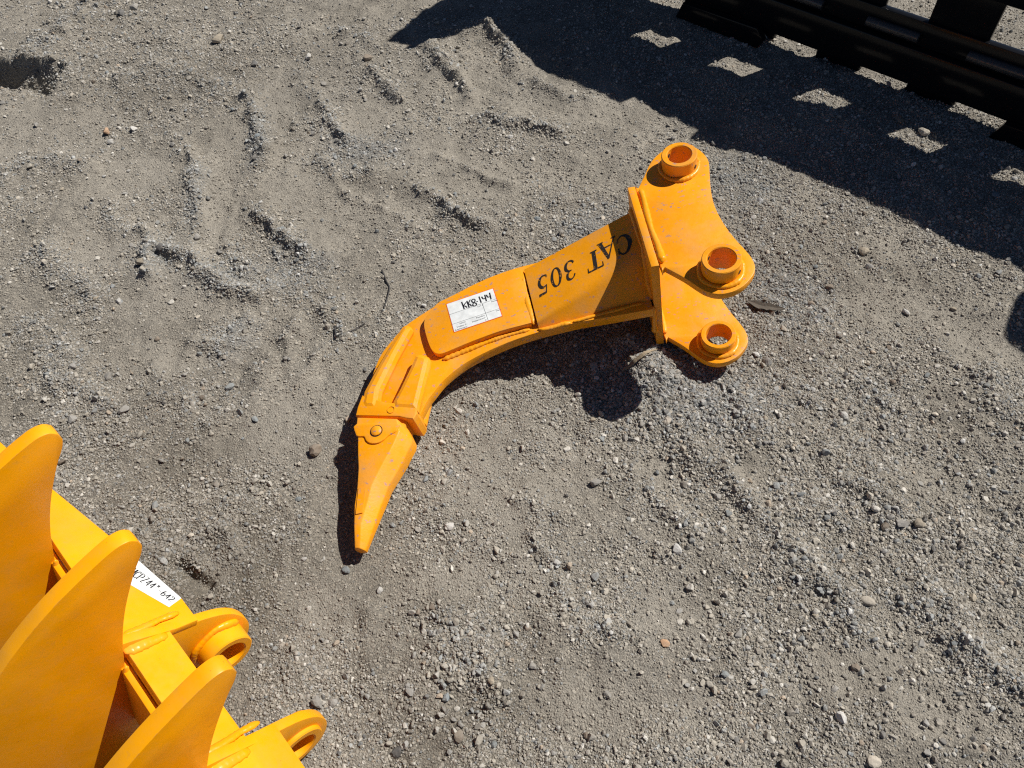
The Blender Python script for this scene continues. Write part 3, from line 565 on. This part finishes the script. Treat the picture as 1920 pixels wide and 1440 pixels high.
bead('weld_bead', [(-.1290, .030, ZO + .010), (-.1285, .028, ZO - .03), (-.1290, .036, ZO - .09)], .0065, M_RIP_BEAD, rip, up=(0, 1, 0), seed=8)
# nose adapter: forked arms with a slot, thick collar
ARM_L = [(-.7420, -.1120), (-.7380, -.0814), (-.7075, -.0166), (-.6810, .0330), (-.6680, .0560), (-.6590, .0700), (-.6500, .0748), (-.6400, .0700), (-.6350, .0583), (-.6430, .0429), (-.6680, -.0083), (-.7000, -.0838), (-.7035, -.1180), (-.7090, -.1290), (-.7350, -.1250)]
ARM_R = [(-.6720, -.1350), (-.6750, -.1180), (-.6610, -.0903), (-.6390, -.0400), (-.6330, -.0240), (-.6290, -.0120), (-.6168, -.0088), (-.5999, -.0189), (-.5962, -.0286), (-.5986, -.0408), (-.6107, -.0976), (-.6215, -.1480)]
for s in (1, -1):
    for arm, bw in ((ARM_L, .0125), (ARM_R, .0110)):
        prism('adapter_arm', arm, ZO + s * .0120, ZO + s * .0400, M_RIP, rip, bevel=bw, segs=2, angle=20)
prism('adapter_collar', [(-.7515, -.1370), (-.7060, -.1462), (-.6599, -.1552), (-.6440, -.1620), (-.6300, -.1660), (-.6230, -.1540), (-.6240, -.1300), (-.6800, -.1190), (-.6900, -.1160), (-.7400, -.0900), (-.7485, -.1180)], ZO - .0375, ZO + .0375, M_RIP, rip, bevel=.0030, segs=3, angle=30)
prism('adapter_neck', [(-.742, -.125), (-.645, -.14), (-.655, -.21), (-.735, -.20)], ZO - .026, ZO + .026, M_RIP, rip, bevel=.004)
# tooth: lofted, with a flat upper face, a sloping flank and a chisel point
TL_ = [(-.7457, -.1445), (-.7468, -.1712), (-.7430, -.1825), (-.7412, -.2254), (-.7390, -.2559), (-.7405, -.2956), (-.7456, -.3303), (-.7465, -.3714), (-.7467, -.4097)]
TM_ = [(-.6620, -.1620), (-.6571, -.1913), (-.6677, -.2151), (-.6781, -.2358), (-.6914, -.2581), (-.7120, -.2971), (-.7204, -.3291), (-.7330, -.3667), (-.7363, -.4111)]
TR_ = [(-.6500, -.1690), (-.6380, -.1975), (-.6390, -.2085), (-.6480, -.2255), (-.6560, -.2442), (-.6860, -.2944), (-.6985, -.3292), (-.7105, -.3626), (-.7290, -.4148)]
TZ_ = [.0415, .0415, .040, .039, .037, .034, .030, .024, .014]
bm = bmesh.new(); rings = []
for L, M, R, z in zip(TL_, TM_, TR_, TZ_):
    k = max(.006, .016 * z / .042)
    ring = [(L[0] - .004, L[1], 0), (L[0], L[1], z), (M[0], M[1], z), ((M[0] * .45 + R[0] * .55), (M[1] * .45 + R[1] * .55), z * .66), (R[0], R[1], k), (R[0], R[1], -k), ((M[0] * .45 + R[0] * .55), (M[1] * .45 + R[1] * .55), -z * .66), (M[0], M[1], -z), (L[0], L[1], -z)]
    rings.append([bm.verts.new((a, b, ZO + c)) for a, b, c in ring])
for A, B in zip(rings, rings[1:]):
    for j in range(9): bm.faces.new((A[j], A[(j + 1) % 9], B[(j + 1) % 9], B[j]))
bm.faces.new(rings[0]); bm.faces.new(rings[-1][::-1])
bmesh.ops.recalc_face_normals(bm, faces=bm.faces[:])
bmesh.ops.bevel(bm, geom=[e for e in bm.edges if e.calc_face_angle(0) > .45], offset=.0022, segments=3, affect='EDGES', profile=.5)
tooth = from_bm('tooth', bm, M_RIP, rip, angle=32)
lip = [q[:2] for q in spline([(-.7450, -.1600), (-.6630, -.1735), (-.6600, -.1880), (-.6650, -.1935), (-.6780, -.1990), (-.6880, -.2070), (-.7010, -.2120), (-.7150, -.2095), (-.7240, -.2020), (-.7285, -.1925), (-.7400, -.1900), (-.7465, -.1830)], 3, True)]
prism('retainer_lip', lip, ZO + .038, ZO + .0438, M_RIP, tooth, bevel=.0028, segs=2)
lathe('retaining_pin', [(.0001, ZO + .040), (.0001, ZO + .0485), (.0085, ZO + .0480), (.0108, ZO + .0460), (.0112, ZO + .040)], M_RIP, tooth, (-.7031, -.1846, 0), n=28)
lathe('pin_groove', [(.0113, ZO + .0432), (.0113, ZO + .0443), (.0130, ZO + .0443), (.0130, ZO + .0432)], M_HOLE, tooth, (-.7031, -.1846, 0), n=28)
prism('wear_pad', [(-.7370, -.2990), (-.7225, -.3010), (-.7290, -.3480), (-.7420, -.3490)], 0, 1, M_RIP, tooth, bevel=0, zmap=lambda c: ZO + .030 * (1 - c.z) * .9 + c.z * (.0362 + (c.y + .2956) * .125))
# casting mark on the adapter: raised ring with a bar
lathe('casting_mark', [(.0068, ZO + .0380), (.0068, ZO + .0390), (.0080, ZO + .0390), (.0080, ZO + .0380)], M_RIP, rip, (-.6760, -.1370, 0), n=24)

# stencilled lettering on the upper box plate, upside down in the picture
GLYPH = {
 'C': [[(.80, .66, .03), (.74, .86, .05), (.52, .97, .05), (.24, .84, .13), (.10, .50, .19), (.24, .16, .13), (.52, .03, .05), (.74, .12, .04), (.84, .32, .03)], [(.80, .60, .06), (.81, .92, .06)]],
 'A': [[(.10, .03, .045), (.52, .98, .06)], [(.50, .98, .10), (.86, .03, .15)], [(.26, .34, .05), (.72, .34, .05)], [(.0, .02, .045), (.24, .02, .045)], [(.68, .02, .045), (1.02, .02, .045)]],
 'T': [[(.50, .02, .17), (.50, .97, .17)], [(.04, .96, .06), (.96, .96, .06)], [(.05, .98, .06), (.05, .74, .03)], [(.95, .98, .06), (.95, .74, .03)], [(.30, .02, .05), (.70, .02, .05)]],
 '3': [[(.12, .78, .08), (.24, .92, .06), (.46, .98, .06), (.68, .88, .13), (.68, .68, .13), (.50, .55, .06), (.34, .53, .04)], [(.36, .54, .04), (.58, .51, .07), (.76, .36, .16), (.72, .16, .14), (.50, .03, .06), (.26, .06, .07), (.12, .18, .10)]],
 '0': [[(.50, .98, .05), (.28, .86, .11), (.16, .50, .17), (.28, .14, .11), (.50, .02, .05), (.72, .14, .11), (.84, .50, .17), (.72, .86, .11), (.50, .98, .05)]],
 '5': [[(.26, .94, .08), (.86, .97, .11)], [(.28, .97, .06), (.20, .56, .05)], [(.20, .57, .05), (.44, .64, .08), (.68, .54, .14), (.78, .34, .17), (.66, .12, .12), (.44, .03, .06), (.22, .06, .07), (.12, .16, .09)]],
}
E_ = Vector((-.987, -.158)); UPV = Vector((.158, -.987)); LH = .0500
for ch, (cx, cy), w in (('C', (-.1685, .1440), .036), ('A', (-.2010, .1460), .040), ('T', (-.2310, .1300), .036), ('3', (-.2862, .1279), .029), ('0', (-.3162, .1230), .028), ('5', (-.3468, .1150), .028)):
    def mp_(x, y, cx=cx, cy=cy, w=w):
        q = Vector((cx, cy)) + E_ * ((x - .5) * w + (y - .5) * .008) + UPV * ((y - .5) * LH)
        hit = box_tree.ray_cast(Vector((q.x, q.y, ZO + .5)), Vector((0, 0, -1)))[0]
        return (q.x, q.y, hit.z + .0006)
    o = ribbons('stencil_letter', [[(x, y, tw * 1.3) for x, y, tw in st] for st in GLYPH[ch]], mp_, M_STENCIL, rip)
# auction sticker on the cheek plate
A_ = Vector((-.5628, .1187)); S_ = Vector((.1068, .0213)); T_ = Vector((.0165, -.0817))
def stk(h): return lambda s, t: ((A_ + S_ * s + T_ * t).x, (A_ + S_ * s + T_ * t).y, ZO + .0265 + h)
def quad_plate(name, f0, f1, s0, t0, s1, t1, mat, parent):
    bm = bmesh.new(); a = [bm.verts.new(f1(*q)) for q in ((s0, t0), (s1, t0), (s1, t1), (s0, t1))]; b = [bm.verts.new(f0(*q)) for q in ((s0, t0), (s1, t0), (s1, t1), (s0, t1))]
    bm.faces.new(a); bm.faces.new(b[::-1])
    for i in range(4): bm.faces.new((a[i], b[i], b[(i + 1) % 4], a[(i + 1) % 4]))
    return from_bm(name, bm, mat, parent)
stick = quad_plate('sticker', stk(.00005), stk(.0004), 0, 0, 1, 1, M_RED, rip); stick['label'] = 'white paper lot sticker with red border and handwriting'
quad_plate('sticker_face', stk(.0003), stk(.0007), .014, .018, .986, .982, M_WHITE, stick)
hw = .026
ribbons('handwriting', [[(x, y, w) for x, y, w in st] for st in (
    [(.316, .112, hw), (.320, .240, hw), (.326, .371, hw)], [(.397, .175, hw), (.355, .225, hw), (.330, .262, hw), (.365, .29, hw), (.386, .353, hw)],
    [(.420, .135, hw), (.424, .250, hw), (.428, .375, hw)], [(.493, .133, hw), (.460, .19, hw), (.433, .248, hw), (.462, .285, hw), (.480, .362, hw)],
    [(.582, .172, hw), (.545, .150, hw), (.514, .180, hw), (.525, .245, hw), (.572, .300, hw), (.585, .355, hw), (.548, .388, hw), (.510, .350, hw), (.530, .285, hw), (.572, .235, hw), (.584, .180, hw)],
    [(.598, .268, hw), (.628, .270, hw)], [(.676, .128, hw), (.684, .351, hw)],
    [(.727, .160, hw), (.738, .235, hw), (.760, .255, hw), (.800, .250, hw)], [(.796, .133, hw), (.790, .357, hw)],
    [(.827, .150, hw), (.836, .230, hw), (.860, .250, hw), (.904, .245, hw)], [(.900, .118, hw), (.889, .350, hw)])], stk(.0011), M_INK, stick)
lw = .006
circ = [[(cx + .012 * math.cos(a), cy + .016 * math.sin(a), .004) for a in [i * math.pi / 5 for i in range(11)]] for cx, cy in ((.265, .784), (.267, .866), (.269, .950), (.661, .783), (.662, .854), (.665, .940))]
ribbons('ruled_line', [[(.014, .390, lw), (.986, .385, lw)], [(.014, .728, lw), (.702, .728, lw)], [(.702, .728, lw), (.986, .725, lw)], [(.697, .390, lw), (.710, .980, lw)]] + circ, stk(.0010), M_GREYINK, stick)['kind'] = 'stuff'
inv = stk(.0010)
words([('360', .150, -.800, .046), ('Video', .085, -.885, .046), ('Rephoto', .030, -.965, .046), ('Fluids', .500, -.800, .046), ('Inspection', .400, -.880, .046), ('Lot #', .590, -.455, .040), ('Notes', .880, -.450, .040), ('Date', .905, -.785, .040)],
      lambda x, y: inv(x, -y), 'printed_words', M_GREYINK, stick)['kind'] = 'stuff'

# ------------------------------------------------------------------ excavator rake, lower left
BA = math.radians(-48.7); B0, PZ0 = -.62, -.25
bv = Vector((math.cos(BA), math.sin(BA), 0)); pv = Vector((-bv.y, bv.x, 0))
rake = empty('excavator_rake', Matrix.Translation(bv * B0 + pv * PZ0) @ Matrix.Rotation(BA, 4, 'Z'), 'yellow-orange excavator rake with upright curved tines and two pin ears', 'rake')
def bpz(b, p, z): return Vector((b - B0, p - PZ0, z))
conc = spline([(-.0765, .447), (-.085, .433), (-.103, .413), (-.126, .383), (-.148, .351), (-.168, .317), (-.185, .283), (-.201, .246), (-.228, .178), (-.245, .112), (-.255, .050), (-.262, .006)], 4)
conv = spline([(-.52, .004), (-.515, .12), (-.475, .225), (-.42, .305), (-.350, .368), (-.286, .410), (-.257, .427), (-.219, .445), (-.180, .459), (-.142, .469), (-.111, .475), (-.095, .4755), (-.083, .471), (-.0765, .461)], 4)
tine_o = [q[:2] for q in conc] + [q[:2] for q in conv]
TB = [-1.114, -.8838, -.6532, -.4291, -.199]
for tb in TB:
    prism('tine', tine_o, tb - .0235, tb, M_RAKE, rake, bevel=.0015, segs=2, axes=lambda c: bpz(c.z, c.x, c.y))
SLP = math.radians(35)
def onplate(b, w, h=0.0): return bpz(b, -.195 + w * math.cos(SLP) + h * math.sin(SLP), .257 - w * math.sin(SLP) + h * math.cos(SLP))
plate = prism('back_plate', [(-1.19, .006), (-1.19, .020), (-1.018, .052), (-.879, .084), (-.713, .118), (-.664, .118), (-.664, .073), (-.450, .073), (-.450, .117), (-.36, .114), (-.10, .055), (-.10, .006)], -.013, 0, M_RAKE, rake, bevel=.0012, axes=lambda c: onplate(c.x, c.y, c.z))
prism('web_plate', [(-1.18, .09), (-1.18, .236), (-.12, .236), (-.12, .09)], -.006, .006, M_RAKE, rake, bevel=.001, axes=lambda c: bpz(c.x, -.206 + (.236 - c.y) * -.33 + c.z, c.y))
prism('lower_plate', [(-1.18, -.20), (-1.18, -.150), (-.12, -.150), (-.12, -.20)], .150, .162, M_RAKE, rake, bevel=.001, axes=lambda c: bpz(c.x, c.y - .03, c.z))
ear_o = spline([(-.215, .285), (-.185, .268), (-.132, .214), (-.079, .164), (-.0560, .128), (-.0480, .088), (-.0530, .058), (-.0720, .032), (-.1020, .024), (-.135, .045), (-.165, .085), (-.215, .13)], 4, True)
ear_o = [q[:2] for q in ear_o]
for tb in (-.6532, -.4291):
    ear = prism('ear', ear_o, tb - .027, tb - .011, M_RAKE, rake, holes=[circle(-.1020, .086, .032)], bevel=.0012, axes=lambda c: bpz(c.z, c.x, c.y))
    near = .022 if tb < -.5 else -.004
    lathe('boss', [(r, h) for r, h in ring_prof(.0415, .0275, tb - .043 - B0, tb + near - B0, .002)], M_RAKE, ear, (0, -.1020 - PZ0, .086), axis='X')
    c = bpz(tb - .009, -.1020, .086)
    if near > 0: bead('weld_bead', [c + Vector((0, .0435 * math.cos(a), .0435 * math.sin(a))) for a in [math.radians(20 + i * 25) for i in range(8)]], .0075, M_RAKE_BEAD, ear, up=(1, 0, 0), seed=21)
    bead('weld_bead', [onplate(tb - .006, .002, .0), onplate(tb - .007, .035, .0), onplate(tb - .007, .066, .0)], .0135, M_RAKE_BEAD, ear, ripple=.05, squash=.5, seed=22)
    bead('weld_bead', [onplate(tb - .034, .010, .003), onplate(tb - .034, .05, .003), onplate(tb - .034, .10, .003)], .0055, M_RAKE_BEAD, ear, squash=.6, seed=23)
for tb in TB[1:4]:
    bead('weld_bead', [bpz(tb + .005, -.205, .243), bpz(tb + .006, -.213, .205), bpz(tb + .006, -.224, .165)], .008, M_RAKE_BEAD, rake, up=(1, 0, 0), ripple=.05, seed=31)
    bead('weld_bead', [bpz(tb + .012, -.212, .166), bpz(tb + .055, -.212, .166), bpz(tb + .11, -.212, .166)], .007, M_RAKE_BEAD, rake, ripple=.06, seed=32)
# paper model sticker along the plate edge
QC = [(-.865, .087), (-.713, .1175), (-.7055, .0930), (-.845, .033)]
def qs(h):
    def f(s, t):
        a = [QC[0][i] * (1 - s) + QC[1][i] * s for i in (0, 1)]; b = [QC[3][i] * (1 - s) + QC[2][i] * s for i in (0, 1)]
        return onplate(a[0] * (1 - t) + b[0] * t, a[1] * (1 - t) + b[1] * t, h)
    return f
paper = quad_plate('sticker', qs(.0001), qs(.0006), 0, 0, 1, 1, M_WHITE, plate); paper['label'] = 'white paper model sticker with black print'
pw = .012
SG = {'M': [[(0, 0), (.05, 1), (.5, .35), (.95, 1), (1, 0)]], 'C': [[(1, .8), (.6, 1), (.15, .8), (0, .5), (.15, .2), (.6, 0), (1, .2)]], 'P': [[(0, 0), (0, 1)], [(0, 1), (.7, .97), (.95, .75), (.7, .5), (0, .48)]], 'Z': [[(0, 1), (1, 1)], [(1, 1), (0, 0)], [(0, 0), (1, 0)]],
      '4': [[(.75, 0), (.75, 1)], [(.75, 1), (0, .3)], [(0, .3), (1, .3)]], '"': [[(.3, 1.05), (.3, .75)], [(.7, 1.05), (.7, .75)]], '-': [[(.1, .45), (.9, .45)]], '6': [[(.85, .95), (.4, .9), (.08, .5), (.12, .12), (.5, 0), (.9, .2), (.85, .5), (.5, .6), (.12, .35)]], '2': [[(.05, .75), (.3, 1), (.8, .95), (.85, .65), (.4, .3), (0, 0)], [(0, 0), (1, 0)]]}
st_ = []; x0 = .405
for ch in 'MCPZ44"-642':
    wd = .034 if ch in '"' else .038
    for g in SG[ch]: st_.append([(x0 + x * wd, .66 - y * .36 - (x0 - .405) * .05, .0115) for x, y in g])
    x0 += wd + .0145
ribbons('printed_words', st_, qs(.0012), M_INK, paper)['kind'] = 'stuff'

# ------------------------------------------------------------------ black attachment frame, upper right
FA = math.radians(-45); fb = Vector((math.cos(FA), math.sin(FA), 0)); fq = Vector((-fb.y, fb.x, 0)); A0, Q0 = -.5, 2.208
frame = empty('attachment_frame', Matrix.Translation(fb * A0 + fq * Q0) @ Matrix.Rotation(FA, 4, 'Z'), 'glossy black steel loader attachment frame standing at the upper right', 'frame')
WIN = [(-1.225, -1.105), (-.940, -.820), (-.655, -.535), (-.370, -.250), (-.088, .032), (.195, .315)]
FX0, FX1 = -1.75, .62
def fx(a, lo_, hi_, z0, z1, name, bev=.003): return box(name, (a[0] - A0, lo_, z0), (a[1] - A0, hi_, z1), M_BLACK, frame, bev)
fx((FX0, FX1), -.012, .0, .304, .424, 'middle_panel')
fx((FX0, FX1), -.012, .0, .431, .640, 'upper_panel')
ed = [FX0] + [e for w in WIN for e in w] + [FX1]
for a, b in zip(ed[0::2], ed[1::2]):
    fx((a + .001, b - .001), .0005, .016, .070, .650, 'post')
    if b - a < .3: fx((a + .012, b - .012), .004, .022, -.01, .0695, 'foot', .002)
fx((FX0, FX1), -.034, .020, .040, .139, 'lower_beam', .006)
fx((FX0, FX1), -.012, .012, .1395, .205, 'sill_plate', .003)
for a, b in WIN:
    bm = bmesh.new(); bmesh.ops.create_cone(bm, cap_ends=True, segments=20, radius1=.0135, radius2=.0135, depth=.150)
    bm.transform(Matrix.Translation(((a + b) / 2 - .015 - A0, -.017, .163)) @ Matrix.Rotation(math.pi / 2, 4, 'Y')); from_bm('sill_tube', bm, M_TUBE, frame, angle=40)
fx((FX0, FX1), -.025, .030, .6405, .668, 'top_rail', .006)
fx((-1.42, -.90), -.02, .02, .6685, .725, 'unseen_rail_cap', .006)  # out of view, added to lift the edge of the frame's shadow
fx((-.66, -.55), -.02, .02, .6685, .720, 'unseen_rail_cap', .006)  # second unseen cap, added for the same shadow edge
prism('unseen_end_horn', [(-1.75, .6685), (-1.50, .6685), (-1.505, .84), (-1.478, 1.02), (-1.50, 1.07), (-1.525, 1.02), (-1.575, 1.08), (-1.65, .92), (-1.72, .77)], .0165, .030, M_BLACK, frame, bevel=.002, axes=lambda c: Vector((c.x - A0, c.z, c.y)))  # out of view, outline worked back from the shadow it casts
prism('unseen_end_horn', [(.285, .6685), (.62, .6685), (.60, .93), (.50, 1.0), (.42, 1.03), (.365, 1.02), (.325, .95), (.285, .84)], .0165, .030, M_BLACK, frame, bevel=.002, axes=lambda c: Vector((c.x - A0, c.z, c.y)))  # out of view, shaped to throw the shadow at the right edge
for a, b in ((-1.275, -.955), (-.255, .03)):
    prism('skid_shoe', [(a, .0), (a + .02, .052), (b - .03, .060), (b, .030), (b - .015, .0)], -.062, -.035, M_BLACK, frame, bevel=.004, axes=lambda c: Vector((c.x - A0, c.z, c.y - .004)))

# ------------------------------------------------------------------ litter on the ground
def gz1(x, y): return float(q_height(np.array([x]), np.array([y]))[0])
def twig(name, pts, r, mat, label, cat, lift=.004, sides=6):
    P = spline([(x, y, gz1(x, y) + lift) for x, y in pts], 6); bm = bmesh.new(); rings = []
    for i, q in enumerate(P):
        t = (P[min(i + 1, len(P) - 1)] - P[max(i - 1, 0)]).normalized(); s = t.cross(Vector((0, 0, 1))).normalized(); w = s.cross(t)
        k = r * (1 - .4 * i / len(P))
        rings.append([bm.verts.new(q + s * k * math.cos(a) + w * k * math.sin(a)) for a in [2 * math.pi * j / sides for j in range(sides)]])
    for A, B in zip(rings, rings[1:]):
        for j in range(sides): bm.faces.new((A[j], A[(j + 1) % sides], B[(j + 1) % sides], B[j]))
    bm.faces.new(rings[0]); bm.faces.new(rings[-1][::-1])
    return tag(from_bm(name, bm, mat, smooth=True), label, cat)
twig('wire', [(-.299, 1.352), (-.286, 1.311), (-.277, 1.281), (-.288, 1.222)], .0022, M_WIRE, 'thin dark curved wire upright in view above the ripper adapter', 'wire')
twig('wire', [(-.399, 1.176), (-.392, 1.140), (-.385, 1.140), (-.358, 1.156), (-.330, 1.178)], .0020, M_WIRE, 'thin dark bent wire left of the ripper bend', 'wire')
def flake(name, pts, wid, th, mat, label, cat, rise, curl, seed):
    """thin jagged sliver: ragged outline along a path, curled across"""
    P = spline([(x, y, gz1(x, y)) for x, y in pts], 5); bm = bmesh.new(); rows = []; r = random.Random(seed); n = len(P)
    for i, q in enumerate(P):
        t = (P[min(i + 1, n - 1)] - P[max(i - 1, 0)]).normalized(); s = t.cross(Vector((0, 0, 1))).normalized(); u = i / (n - 1)
        w = wid * min(1, .25 + 2.2 * u, .12 + 2.6 * (1 - u)); a, b = -w * r.uniform(.35, .6), w * r.uniform(.35, .6); z = .006 + rise * u
        top = [(a, curl * abs(a) / wid), (a * .3, 0), (b * .4, 0.0008), (b, curl * abs(b) / wid)]
        rows.append([bm.verts.new(q + s * k + Vector((0, 0, z + dz + th))) for k, dz in top] + [bm.verts.new(q + s * k + Vector((0, 0, z + dz))) for k, dz in top[::-1]])
    for A, B in zip(rows, rows[1:]):
        for j in range(8): bm.faces.new((A[j], A[(j + 1) % 8], B[(j + 1) % 8], B[j]))
    bm.faces.new(rows[0]); bm.faces.new(rows[-1][::-1])
    return tag(from_bm(name, bm, mat), label, cat)
flake('wood_splinter', [(.238, .983), (.262, .996), (.290, 1.008), (.320, 1.024)], .0085, .0022, M_WOOD, 'weathered wood splinter on gravel below the ripper flange', 'splinter', .010, .0015, 3)
flake('bark_flake', [(.556, 1.168), (.575, 1.152), (.600, 1.140), (.630, 1.128)], .024, .0018, M_BARK, 'dark curled bark flake right of the lower lug', 'bark', .004, .009, 8)
# ---- single stones: those that stand out, each with its own look, then the loose ones among the gravel
STONE_SHAPES = []
for i in range(12):
    V, F = rock_shape(2, 12 if i < 8 else 8, 400 + i)
    STONE_SHAPES.append((V, F))
STONE_MESH = {}
def stone_mesh(i, tone, jit):
    key = (i, tone, jit)
    if key not in STONE_MESH:
        V, F = STONE_SHAPES[i]
        me = fast_mesh('stone', V * 0.5, F.ravel(), np.full(len(F), 3), M_STONE, i >= 10)
        c = np.array([*TONES[tone], 1.0]); c[:3] *= (0.85, 1.0, 1.15)[jit]
        me.attributes.new('stone_color', 'FLOAT_COLOR', 'POINT').data.foreach_set('color', np.tile(c, len(V)).astype(np.float32))
        STONE_MESH[key] = me
    return STONE_MESH[key]
SR = random.Random(5)
def put_stone(x, y, d, tone, label, group, shape=None, tall=None):
    o = bpy.data.objects.new('stone', stone_mesh(SR.randrange(8) if shape is None else shape, tone, SR.randrange(3)))
    t = tall or SR.uniform(.5, .75); o.scale = (d * 1.08, d * SR.uniform(.72, .95), d * t)
    o.rotation_euler = (SR.uniform(-.25, .25), SR.uniform(-.25, .25), SR.uniform(0, 6.28))
    z = float(q_height(np.array([x]), np.array([y]))[0])
    o.location = (x, y, z + d * t * 0.27)
    link(o); tag(o, label, 'stone', group); return o
NOTES = ['smooth pinkish white oval pebble below the round shadow of the ripper', 'bright white angular stone on open dirt right of centre', 'large cream oval stone among gravel at lower right', 'pale yellow stone in the gravel patch at bottom centre',
 'brown wedge shaped stone near the bottom edge, under the pale yellow one', 'blue-grey flat stone just left of the pale yellow one', 'grey angular stone at left end of the bottom gravel patch', 'orange tan stone at lower right of the middle',
 'grey stone a little right of the orange tan one', 'rounded bluish stone below right of the orange tan one', 'small slate blue pebble below the round shadow of the ripper', 'wide light grey stone on dirt between tooth tip and right side', 'rounded grey stone lying inside the round shadow of the ripper',
 'tan block shaped stone with a big shadow, right of the lugs', 'grey stone touching the tan block shaped one right of the lugs', 'large tan stone on a gravel ridge at left', 'flat blue-grey stone left of the ripper adapter', 'biggest brown-grey stone left of the tooth', 'flat light grey stone above the rake tines',
 'flat tan stone near the top, left of the long shadow', 'grey stone at the top edge on the left', 'dark stone beside the grey one at the top edge', 'brown block of stone left of the shadow tip', 'white flat stone at the top between ridges', 'dark stone near the white flat one at the top', 'whitish stone by the rut hole side at upper left',
 'orange white elongated stone at upper left', 'dark stone at the foot of the blue-grey ridge', 'small slate stone at the end of a ridge left of the ripper', 'grey round stone at upper left middle', 'blue-grey square stone just below the tooth tip', 'small white stone left below the tooth tip', 'broad grey stone beside the lowest ear of the rake', 'rounded grey stone right of the broad one beside the lowest ear',
 'small bright white stone near the right edge', 'white stone touching gravel right of the lower lug', 'flat grey stone right of the lower lug, below the white one', 'tan stone at the right end of a row of three', 'brown stone at the left end of a row of three', 'broad flat grey stone in the middle of a row of three', 'dark stone at right below the row of three',
 'cream round stone in a sunlit window patch of the shadow', 'small cream stone under the black frame', 'brown and grey stone lying in the shade of the black frame', 'white splinter of stone below the tooth tip', 'brown stone at the top of the bottom centre gravel', 'small brown stone left of the bottom centre gravel', 'round brown pebble right of the bottom centre gravel', 'grey angular stone below the round brown pebble',
 'slate blue stone at the bottom edge near the centre', 'dark grey stone at the bottom edge right of the rake', 'grey stone at lower right with two small ones', 'large whitish stone at bottom right of the middle', 'cream stone cut by the bottom edge at right', 'grey stone on the ridge at lower right', 'white stone on the ridge at lower right', 'blue-grey stone left above the ripper flange',
 'slate blue stone above the second tine of the rake', 'small slate stone left of the adapter, low', 'grey stone above the first tine of the rake', 'grey stone at left in coarse gravel above the tines', 'small white stone at the far left', 'small white oval stone left, below the ridge stone']
for k, (x, y, d, tone) in enumerate(NOTABLE):
    put_stone(x, y, d * 1.06, tone, NOTES[k], 'stones that stand out in the yard', (8 + k % 4) if tone == 'cream' else None)
placed = [(q[0], q[1]) for q in NOTABLE]
def region(x, y):
    row = 'at the back of the yard' if y > 2.1 else 'behind the ripper' if y > 1.45 else 'level with the ripper' if y > 0.8 else 'in the foreground'
    f = (x + 0.80 + 0.36 * y) / (1.46 + 0.83 * y)
    return row + (', far left', ', left', ', middle', ', right', ', far right')[min(4, max(0, int(f * 5)))]
cnt = 0; tries = 0
while cnt < 225 and tries < 40000:
    tries += 1
    x, y = SR.uniform(-1.9, 1.9), SR.uniform(0.15, 2.8)
    if not inside(np.array([x]), np.array([y]), -0.02)[0]: continue
    if SR.random() > 0.15 + 0.85 * float(q_density(np.array([x]), np.array([y]))[0]): continue
    if any((x - a) ** 2 + (y - b) ** 2 < 0.0016 for a, b in placed): continue
    if SR.random() < (y - 1.2) * 0.35: continue
    if (x < -0.25 + 0.2 and y < 0.62 and x < -0.30) or (abs(x - 0.43) < 0.10 and 0.92 < y < 1.34) or (x + 0.3) ** 2 + (y - 0.7) ** 2 < 0.012: continue
    tone = SR.choices(['grey', 'tan', 'brown', 'blue', 'dark', 'white', 'cream'], [30, 20, 14, 13, 4, 11, 8])[0]
    word = {'grey': 'dusty grey', 'tan': 'tan', 'brown': 'brown', 'blue': 'blue-grey', 'dark': 'dark grey', 'white': 'whitish', 'cream': 'cream'}[tone]
    d = SR.uniform(0.013, 0.0185) if SR.random() < .85 else SR.uniform(0.0185, 0.027)
    reg = region(x, y)
    put_stone(x, y, d, tone, 'small %s stone loose in the gravel %s' % (word, reg), 'small %s stones %s' % (word, reg))
    placed.append((x, y)); cnt += 1
